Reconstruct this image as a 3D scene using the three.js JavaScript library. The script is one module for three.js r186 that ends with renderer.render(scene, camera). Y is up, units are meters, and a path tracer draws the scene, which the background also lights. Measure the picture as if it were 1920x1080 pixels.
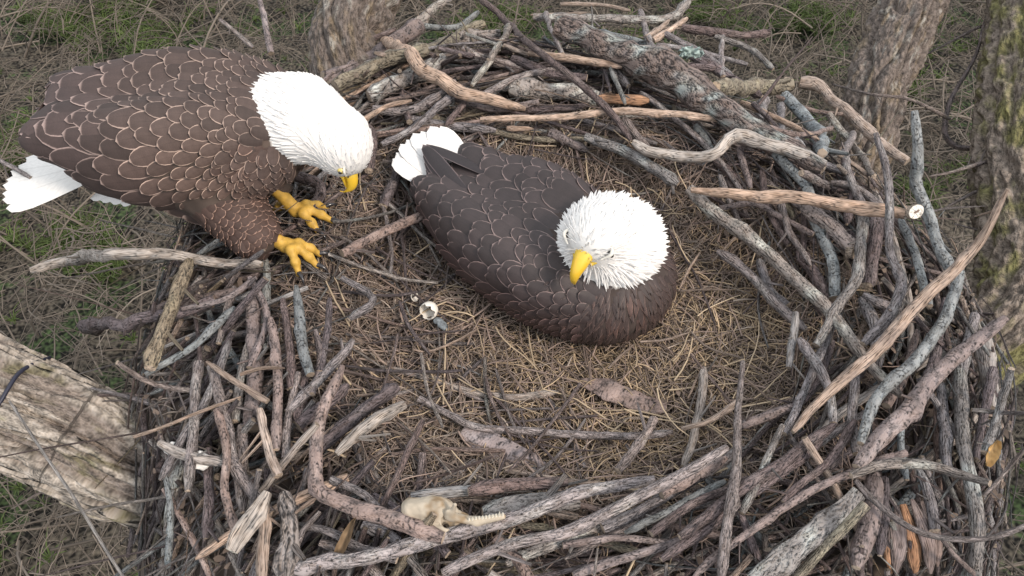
import * as THREE from 'three';
import { ImprovedNoise } from 'three/addons/math/ImprovedNoise.js';
import { mergeGeometries } from 'three/addons/utils/BufferGeometryUtils.js';

// ---------- camera, sky, sun, exposure ----------
const scene = new THREE.Scene();
const camera = new THREE.PerspectiveCamera(40, 16 / 9, 0.05, 400);
camera.position.set(0, 1.4618, 1.142);
camera.lookAt(0, 0, 0);
const renderer = new THREE.WebGLRenderer({ antialias: true });
renderer.toneMapping = THREE.LinearToneMapping;
renderer.toneMappingExposure = 1.5;
renderer.shadowMap.enabled = true;
const sunDir = new THREE.Vector3(0.62, 0.72, 0.42).normalize();
{ // evenly overcast evening sky
  const w = 128, h = 64, d = new Float32Array(w * h * 4), n = new ImprovedNoise();
  for (let j = 0; j < h; j++) for (let i = 0; i < w; i++) {
    const el = ((j + .5) / h - .5) * Math.PI, az = (i + .5) / w * Math.PI * 2;
    const x = Math.cos(el) * Math.cos(az), y = Math.sin(el), z = Math.cos(el) * Math.sin(az);
    const c = 1 + .16 * n.noise(x * 2.2 + 5, y * 3 + 1, z * 2.2) + .08 * n.noise(x * 5, y * 7, z * 5 + 3);
    const up = y > 0 ? .56 + .38 * y : .56;
    const k = (j * w + i) * 4, v = c * up;
    d[k] = v * .97; d[k + 1] = v * 1.0; d[k + 2] = v * 1.05; d[k + 3] = 1;
  }
  const sky = new THREE.DataTexture(d, w, h, THREE.RGBAFormat, THREE.FloatType);
  sky.mapping = THREE.EquirectangularReflectionMapping; sky.magFilter = THREE.LinearFilter; sky.needsUpdate = true;
  scene.background = sky; scene.environment = sky;
}
const sun = new THREE.DirectionalLight(new THREE.Color(1, .86, .74), 2.1);
sun.position.copy(sunDir).multiplyScalar(12); sun.castShadow = true; sun.shadow.radius = 26;
sun.shadow.mapSize.set(2048, 2048);
Object.assign(sun.shadow.camera, { left: -2.5, right: 2.5, top: 2.5, bottom: -2.5, near: 1, far: 30 });
scene.add(sun, sun.target);

// ---------- tools ----------
const V = (x, y, z) => new THREE.Vector3(x, y, z);
function rng(seed) { let a = seed >>> 0; return () => { a = (a + 0x6D2B79F5) | 0; let t = Math.imul(a ^ (a >>> 15), 1 | a); t = (t + Math.imul(t ^ (t >>> 7), 61 | t)) ^ t; return ((t ^ (t >>> 14)) >>> 0) / 4294967296; }; }
const PN = new ImprovedNoise();
const noise = (x, y, z) => PN.noise(x, y, z);
const fbm = (x, y, z, o = 4) => { let s = 0, a = .5, f = 1; for (let i = 0; i < o; i++) { s += a * PN.noise(x * f, y * f, z * f + i * 7.3); a *= .5; f *= 2.03; } return s; };
const clamp = (v, a = 0, b = 1) => Math.min(b, Math.max(a, v));
const smooth = (a, b, t) => { t = clamp((t - a) / (b - a)); return t * t * (3 - 2 * t); };
const mix = (a, b, t) => a + (b - a) * t;
const toS = v => 255 * (v <= .0031308 ? 12.92 * v : 1.055 * Math.pow(v, 1 / 2.4) - .055);
function texture(w, h, fn, srgb = true) {
  const d = new Uint8Array(w * h * 4);
  for (let j = 0; j < h; j++) for (let i = 0; i < w; i++) {
    const c = fn((i + .5) / w, (j + .5) / h), k = (j * w + i) * 4;
    for (let q = 0; q < 3; q++) { const v = clamp(Array.isArray(c) ? c[q] : c); d[k + q] = srgb ? toS(v) : v * 255; }
    d[k + 3] = 255;
  }
  const t = new THREE.DataTexture(d, w, h, THREE.RGBAFormat);
  t.magFilter = THREE.LinearFilter; t.minFilter = THREE.LinearMipmapLinearFilter; t.generateMipmaps = true;
  t.wrapS = t.wrapT = THREE.RepeatWrapping; if (srgb) t.colorSpace = THREE.SRGBColorSpace; t.needsUpdate = true;
  return t;
}
// gradient noise that tiles in u and v: fu and fv cells across the tile
function lat(x, y, s) { let h = Math.imul(x, 374761393) + Math.imul(y, 668265263) + Math.imul(s, 1274126177) | 0; h = Math.imul(h ^ (h >>> 13), 1103515245); h ^= h >>> 16; return h & 255; }
const GX = [], GYv = []; for (let i = 0; i < 256; i++) { GX.push(Math.cos(i / 256 * 6.28318)); GYv.push(Math.sin(i / 256 * 6.28318)); }
function tn(u, v, fu, fv, seed) {
  fu = Math.max(1, Math.round(fu)); fv = Math.max(1, Math.round(fv)); const s = Math.floor(seed * 10);
  const x = (u - Math.floor(u)) * fu, y = (v - Math.floor(v)) * fv, xi = Math.floor(x) % fu, yi = Math.floor(y) % fv, xf = x - Math.floor(x), yf = y - Math.floor(y), x1 = (xi + 1) % fu, y1 = (yi + 1) % fv;
  const a = xf * xf * xf * (xf * (xf * 6 - 15) + 10), b = yf * yf * yf * (yf * (yf * 6 - 15) + 10);
  const g = (i, j, dx, dy) => { const h = lat(i, j, s); return GX[h] * dx + GYv[h] * dy; };
  return 1.5 * mix(mix(g(xi, yi, xf, yf), g(x1, yi, xf - 1, yf), a), mix(g(xi, y1, xf, yf - 1), g(x1, y1, xf - 1, yf - 1), a), b);
}
function meshGeo(pos, idx, uv, col) {
  const g = new THREE.BufferGeometry();
  g.setAttribute('position', new THREE.Float32BufferAttribute(pos, 3));
  if (uv) g.setAttribute('uv', new THREE.Float32BufferAttribute(uv, 2));
  if (col) g.setAttribute('color', new THREE.Float32BufferAttribute(col, 3));
  g.setIndex(idx); g.computeVertexNormals();
  return g;
}
const taken = {};
function numbered(n) { n = n.replace(/_\d{3}$/, ''); const k = taken[n] = (taken[n] ?? -1) + 1; return k ? n + '_' + String(k).padStart(3, '0') : n; }
function add(parent, name, geo, mat, label) {
  const m = new THREE.Mesh(geo, mat); m.name = parent === scene ? numbered(name) : name;
  m.castShadow = m.receiveShadow = true; if (label) m.userData.label = label;
  parent.add(m); return m;
}
function tag(o, label, category, group, kind) { Object.assign(o.userData, { label }); if (category) o.userData.category = category; if (group) o.userData.group = group; if (kind) o.userData.kind = kind; return o; }
function base(name, p) { const g = new THREE.Group(); g.name = numbered(name); g.position.copy(p); scene.add(g); return g; }
// shift a geometry so that its own origin is at the foot of its bounding box; returns that point
function seat(geo) { geo.computeBoundingBox(); const b = geo.boundingBox, c = V((b.min.x + b.max.x) / 2, b.min.y, (b.min.z + b.max.z) / 2); geo.translate(-c.x, -c.y, -c.z); return c; }

// the bed of the nest: height of its surface at (x, z)
function bedHeight(x, z) {
  const dx = x - .14, dz = z - .03, r = Math.hypot(dx, dz), a = Math.atan2(dz, dx);
  const R = r / (1 + .05 * Math.sin(2 * a + .6) + .03 * Math.sin(3 * a + 1) - .05 * Math.cos(a));
  return -.03 + .085 * smooth(.34, .62, R) - .62 * smooth(.86, 1.16, R) - .9 * Math.max(0, R - 1.05);
}

// ---------- bark and wood ----------
const U = 256;
const barkFns = {
  rough: (u, v) => { const w = .05 * tn(u, v, 4, 4, 5), r = Math.abs(tn(u + w, v, 9, 5, 3.1)), r2 = Math.abs(tn(u, v + w, 16, 12, 13.1)), q = tn(u, v, 26, 20, 8.2), s = tn(u, v, 60, 60, 1.7), k = smooth(.3, .55, tn(u, v, 20, 16, 31.7)); return clamp(.14 + 1.0 * r + .9 * r2 + .45 * q + .35 * s + .35 * k); },
  smooth: (u, v) => { const q = tn(u, v, 4, 6, 4.4), s = tn(u, v, 40, 34, 2.2), m = tn(u, v, 16, 12, 9.2), l = smooth(.32, .5, tn(u, v, 9, 26, 6.6)); return clamp(.58 + .35 * q + .3 * s + .3 * m - .4 * l); },
  grain: (u, v) => { const w = .04 * tn(u, v, 3, 2, 6), q = tn(u + w, v, 28, 3, 7.7), s = tn(u + w, v, 64, 6, 3.9), c = smooth(.09, 0, Math.abs(tn(u + w, v, 9, 2, 19))), k = smooth(.25, .5, tn(u, v, 5, 4, 9.1)); return clamp(.62 + .4 * q + .35 * s - .3 * k - .35 * c); },
  furrow: (u, v) => { const w = .09 * tn(u, v, 3, 3, 1.1), r = Math.abs(tn(u + w, v, 7, 3, 5.5)), s = tn(u, v, 34, 26, 2.9), c = tn(u, v, 11, 14, 8); return clamp(.12 + 1.6 * r + .4 * s + .35 * c); },
};
const wood = {};
for (const k in barkFns) {
  const f = barkFns[k];
  const map = texture(U, U, (u, v) => { const a = f(u, v), t = tn(u, v, 6, 6, 12.5), s = tn(u, v, 17, 17, 22.5); const b = .16 + 1.3 * a + .3 * s; return [b * (1 + .1 * t), b, b * (1 - .1 * t)]; });
  const bump = texture(U, U, f, false);
  wood[k] = new THREE.MeshStandardMaterial({ vertexColors: true, map, bumpMap: bump, bumpScale: k === 'furrow' ? .008 : k === 'rough' ? .005 : .0028, roughness: k === 'smooth' ? .72 : .88 });
}
const KIND = { // material, colour, second colour for patches, patch strength, wobble
  g: ['rough', [.28, .243, .236], [.40, .375, .355], .8, .13],
  d: ['rough', [.165, .128, .127], [.28, .235, .225], .6, .13],
  l: ['rough', [.26, .235, .22], [.5, .52, .49], 1.0, .15],
  r: ['smooth', [.235, .182, .168], [.36, .295, .275], .8, .11],
  R: ['smooth', [.27, .212, .198], [.40, .345, .33], .8, .10],
  p: ['grain', [.50, .385, .31], [.34, .25, .20], .7, .08],
  P: ['grain', [.52, .385, .30], [.33, .25, .21], .8, .14],
  w: ['grain', [.40, .365, .34], [.26, .23, .22], .7, .12],
  W: ['grain', [.47, .43, .395], [.27, .235, .21], .8, .10],
  t: ['smooth', [.23, .24, .24], [.33, .36, .36], .7, .08],
  b: ['furrow', [.24, .205, .185], [.34, .315, .29], .6, .10],
  y: ['rough', [.27, .225, .165], [.36, .315, .215], .7, .09],
  o: ['grain', [.46, .25, .14], [.30, .17, .11], .7, .16],
  m: ['furrow', [.25, .19, .165], [.48, .52, .48], 1.0, .17],
};
// a branch: P flat list of xyz, R radii along it
function branchGeo(kind, P, R, seed, o = {}) {
  const [, c0, c1, patch, wob] = KIND[kind], rnd = rng(seed * 7919 + 13), n = R.length;
  const pts = []; for (let i = 0; i < n; i++) pts.push(V(P[i * 3], P[i * 3 + 1], P[i * 3 + 2]));
  const curve = new THREE.CatmullRomCurve3(pts, false, 'centripetal'), len = curve.getLength();
  const seg = o.seg ?? clamp(Math.round(len / .022), 5, 46), S = o.sides ?? 9;
  const rMean = R.reduce((a, b) => a + b) / n, flat = o.flat ?? 1;
  const rep = Math.max(1, Math.round(rMean * 6.283 / .11)), tone = .82 + .36 * rnd(), ph = rnd() * 50, warm = (rnd() - .5) * .12;
  const endR = o.cut ? 1 : .35 + .65 * rnd(), startR = .55 + .45 * rnd(); const knots = []; for (let i = 0; i < 1 + len * 5; i++) knots.push([rnd(), rnd() * 6.283, .25 + .35 * rnd()]);
  const pos = [], uv = [], col = [], idx = [];
  let N = V(0, 1, 0);
  const frames = [];
  for (let i = 0; i <= seg; i++) {
    const t = i / seg, p = curve.getPointAt(t), T = curve.getTangentAt(t);
    N = N.clone().addScaledVector(T, -N.dot(T)); if (N.lengthSq() < 1e-6) N = V(1, 0, 0).addScaledVector(T, -T.x); N.normalize();
    const B = T.clone().cross(N);
    const bend = rMean * (o.bend ?? .5);
    p.addScaledVector(N, bend * noise(t * len * 9 + ph, 1.5, 0)).addScaledVector(B, bend * noise(t * len * 9 + ph, 7.5, 3));
    frames.push([p, T, N, B]);
    const f = t * (n - 1), a = Math.min(n - 2, Math.floor(f)); let r = mix(R[a], R[a + 1], f - a);
    if (o.ragged && i === seg) r *= .55; if (i === seg) r *= endR; else if (i === 0) r *= startR;
    for (let j = 0; j <= S; j++) {
      const q = j / S * 6.2832, jj = j % S, qq = jj / S * 6.2832;
      let k = 1 + wob * 2 * noise(Math.cos(qq) * 1.3 + ph, Math.sin(qq) * 1.3, t * len * 28) + wob * noise(Math.cos(qq) * 3, Math.sin(qq) * 3 + ph, t * len * 70);
      for (const [kt, ka, kh] of knots) { const dt = (t - kt) * len / (rMean * 1.3), da = Math.cos(qq - ka); const e = Math.exp(-dt * dt) * smooth(.35, 1, da); k += kh * e; }
      const cx = Math.cos(q) * r * k * flat, cy = Math.sin(q) * r * k;
      const w = p.clone().addScaledVector(N, cx).addScaledVector(B, cy);
      pos.push(w.x, w.y, w.z); uv.push(j / S * rep, t * len / .16 + ph);
      const m = patch * smooth(.02, .34, fbm(w.x * 22 + ph, w.y * 22, w.z * 22, 3)), z = tone * (1 + .5 * noise(w.x * 60, w.y * 60, w.z * 60 + ph) + .3 * noise(w.x * 150, w.y * 150 + ph, w.z * 150));
      col.push(mix(c0[0], c1[0], m) * z * (1 + warm), mix(c0[1], c1[1], m) * z, mix(c0[2], c1[2], m) * z * (1 - warm));
    }
  }
  for (let i = 0; i < seg; i++) for (let j = 0; j < S; j++) { const a = i * (S + 1) + j, b = a + S + 1; idx.push(a, b, a + 1, b, b + 1, a + 1); }
  // end faces in bare wood
  const cut = o.cut ?? [.5, .4, .31];
  for (const e of [0, seg]) {
    const [p, T] = frames[e], s = e ? 1 : -1, rough = e ? (o.cutEnd ?? .5) : .5, c = pos.length / 3;
    const q = p.clone().addScaledVector(T, s * R[e ? n - 1 : 0] * .25 * rough);
    const cc = (e && o.cut) ? o.cut : (k => cut.map(v => v * k * (o.cap ?? 1)))(.45 + .5 * rnd());
    pos.push(q.x, q.y, q.z); uv.push(.5, .5); col.push(...cc);
    for (let j = 0; j <= S; j++) { const a = (e * (S + 1) + j) * 3; pos.push(pos[a], pos[a + 1], pos[a + 2]); uv.push(.5 + .03 * Math.cos(j), .5 + .03 * Math.sin(j)); col.push(...cc); }
    for (let j = 0; j < S; j++) s > 0 ? idx.push(c, c + 2 + j, c + 1 + j) : idx.push(c, c + 1 + j, c + 2 + j);
  }
  // broken-off side shoots
  const shoots = o.shoots ?? 0;
  for (let i = 0; i < shoots; i++) {
    const [p, T, Nn, B] = frames[1 + Math.floor(rnd() * (seg - 1))], a = rnd() * 6.28, L = .015 + .05 * rnd(), r0 = rMean * (.22 + .2 * rnd());
    const d = Nn.clone().multiplyScalar(Math.cos(a)).addScaledVector(B, Math.sin(a)).addScaledVector(T, .9).normalize();
    const b0 = p.clone().addScaledVector(d, rMean * .5), b1 = p.clone().addScaledVector(d, rMean + L);
    const x = V(0, 1, 0).cross(d); if (x.lengthSq() < 1e-4) x.set(1, 0, 0); x.normalize(); const y = d.clone().cross(x), s0 = pos.length / 3;
    for (const [c, r] of [[b0, r0], [b1, r0 * .6]]) for (let j = 0; j < 6; j++) { const w = c.clone().addScaledVector(x, Math.cos(j * 1.047) * r).addScaledVector(y, Math.sin(j * 1.047) * r); pos.push(w.x, w.y, w.z); uv.push(j / 6, r * 30); col.push(c0[0] * tone, c0[1] * tone, c0[2] * tone); }
    for (let j = 0; j < 6; j++) { const k = (j + 1) % 6; idx.push(s0 + j, s0 + 6 + j, s0 + k, s0 + 6 + j, s0 + 6 + k, s0 + k); }
    for (let j = 1; j < 5; j++) idx.push(s0 + 6, s0 + 6 + j + 1, s0 + 6 + j);
  }
  return meshGeo(pos, idx, uv, col);
}

// ---------- smooth bodies from distance fields ----------
// primitives: ellipsoid {c, r, q?} or tapered capsule {a, b, ra, rb}
function ell(c, r, e) { const q = e ? new THREE.Quaternion().setFromEuler(new THREE.Euler(e[0], e[1], e[2])).invert() : null; return { c: V(...c), r, q }; }
function cap(a, b, ra, rb) { return { a: V(...a), b: V(...b), ra, rb }; }
const _v = V(0, 0, 0), _w = V(0, 0, 0);
function primDist(p, x, y, z) {
  if (p.c) {
    _v.set(x - p.c.x, y - p.c.y, z - p.c.z); if (p.q) _v.applyQuaternion(p.q);
    const ax = _v.x / p.r[0], ay = _v.y / p.r[1], az = _v.z / p.r[2], k0 = Math.sqrt(ax * ax + ay * ay + az * az);
    const bx = ax / p.r[0], by = ay / p.r[1], bz = az / p.r[2], k1 = Math.sqrt(bx * bx + by * by + bz * bz);
    return k1 < 1e-9 ? -Math.min(...p.r) : k0 * (k0 - 1) / k1;
  }
  const dx = p.b.x - p.a.x, dy = p.b.y - p.a.y, dz = p.b.z - p.a.z, l2 = dx * dx + dy * dy + dz * dz;
  const t = clamp(((x - p.a.x) * dx + (y - p.a.y) * dy + (z - p.a.z) * dz) / l2);
  return Math.hypot(x - p.a.x - dx * t, y - p.a.y - dy * t, z - p.a.z - dz * t) - mix(p.ra, p.rb, t);
}
function field(prims, k) {
  return (x, y, z) => { let d = 9; for (const p of prims) { const e = primDist(p, x, y, z), h = Math.max(k - Math.abs(d - e), 0) / k; d = Math.min(d, e) - h * h * k * .25; } return d; };
}
function grad(f, p, out) { const e = .0012; out.set(f(p.x + e, p.y, p.z) - f(p.x - e, p.y, p.z), f(p.x, p.y + e, p.z) - f(p.x, p.y - e, p.z), f(p.x, p.y, p.z + e) - f(p.x, p.y, p.z - e)).multiplyScalar(1 / (2 * e)); return out; }
function surfaceNet(f, lo, hi, cell, color) {
  const nx = Math.ceil((hi[0] - lo[0]) / cell), ny = Math.ceil((hi[1] - lo[1]) / cell), nz = Math.ceil((hi[2] - lo[2]) / cell);
  const sx = 1, sy = nx + 1, sz = (nx + 1) * (ny + 1), val = new Float32Array(sz * (nz + 1));
  for (let k = 0; k <= nz; k++) for (let j = 0; j <= ny; j++) for (let i = 0; i <= nx; i++) val[i + j * sy + k * sz] = f(lo[0] + i * cell, lo[1] + j * cell, lo[2] + k * cell);
  const id = new Int32Array(val.length).fill(-1), pos = [], idx = [];
  const co = [0, sx, sy, sx + sy, sz, sx + sz, sy + sz, sx + sy + sz], ed = [[0, 1], [2, 3], [4, 5], [6, 7], [0, 2], [1, 3], [4, 6], [5, 7], [0, 4], [1, 5], [2, 6], [3, 7]];
  for (let k = 0; k < nz; k++) for (let j = 0; j < ny; j++) for (let i = 0; i < nx; i++) {
    const o = i + j * sy + k * sz; let m = 0; for (let q = 0; q < 8; q++) if (val[o + co[q]] < 0) m |= 1 << q;
    if (m === 0 || m === 255) continue;
    let x = 0, y = 0, z = 0, c = 0;
    for (const [a, b] of ed) { const va = val[o + co[a]], vb = val[o + co[b]]; if ((va < 0) === (vb < 0)) continue; const t = va / (va - vb); x += (a & 1) + t * ((b & 1) - (a & 1)); y += (a >> 1 & 1) + t * ((b >> 1 & 1) - (a >> 1 & 1)); z += (a >> 2) + t * ((b >> 2) - (a >> 2)); c++; }
    id[o] = pos.length / 3; pos.push(lo[0] + (i + x / c) * cell, lo[1] + (j + y / c) * cell, lo[2] + (k + z / c) * cell);
  }
  for (let k = 1; k < nz; k++) for (let j = 1; j < ny; j++) for (let i = 1; i < nx; i++) {
    const o = i + j * sy + k * sz, ins = val[o] < 0;
    for (const [s, u, v] of [[sx, sy, sz], [sy, sz, sx], [sz, sx, sy]]) {
      if (ins === (val[o + s] < 0)) continue;
      const a = id[o], b = id[o - u], c = id[o - u - v], d = id[o - v]; if (a < 0 || b < 0 || c < 0 || d < 0) continue;
      ins ? idx.push(a, b, c, a, c, d) : idx.push(a, c, b, a, d, c);
    }
  }
  let col = null; if (color) { col = []; for (let i = 0; i < pos.length; i += 3) col.push(...color(pos[i], pos[i + 1], pos[i + 2])); }
  const uv = []; for (let i = 0; i < pos.length; i += 3) uv.push(pos[i] + pos[i + 2], pos[i + 1] + pos[i + 2] * .5);
  return meshGeo(pos, idx, uv, col);
}
function tubeGeo(pts, r0, r1, sides, seg, col) {
  const c = new THREE.CatmullRomCurve3(pts), pos = [], idx = [], uv = [], cl = []; let N = V(.3, 1, .2);
  for (let i = 0; i <= seg; i++) {
    const t = i / seg, p = c.getPoint(t), T = c.getTangent(t); N = N.clone().addScaledVector(T, -N.dot(T)).normalize(); const B = T.clone().cross(N), r = typeof r0 === 'function' ? r0(t) : mix(r0, r1, t);
    for (let j = 0; j < sides; j++) { const a = j / sides * 6.2832; pos.push(p.x + (N.x * Math.cos(a) + B.x * Math.sin(a)) * r, p.y + (N.y * Math.cos(a) + B.y * Math.sin(a)) * r, p.z + (N.z * Math.cos(a) + B.z * Math.sin(a)) * r); uv.push(j / sides, t * 4); if (col) cl.push(...col); }
  }
  for (let i = 0; i < seg; i++) for (let j = 0; j < sides; j++) { const k = (j + 1) % sides, a = i * sides; idx.push(a + j, a + sides + j, a + k, a + sides + j, a + sides + k, a + k); }
  for (const e of [0, seg]) for (let j = 1; j < sides - 1; j++) e ? idx.push(e * sides, e * sides + j, e * sides + j + 1) : idx.push(0, j + 1, j);
  return meshGeo(pos, idx, uv, col ? cl : null);
}

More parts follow.
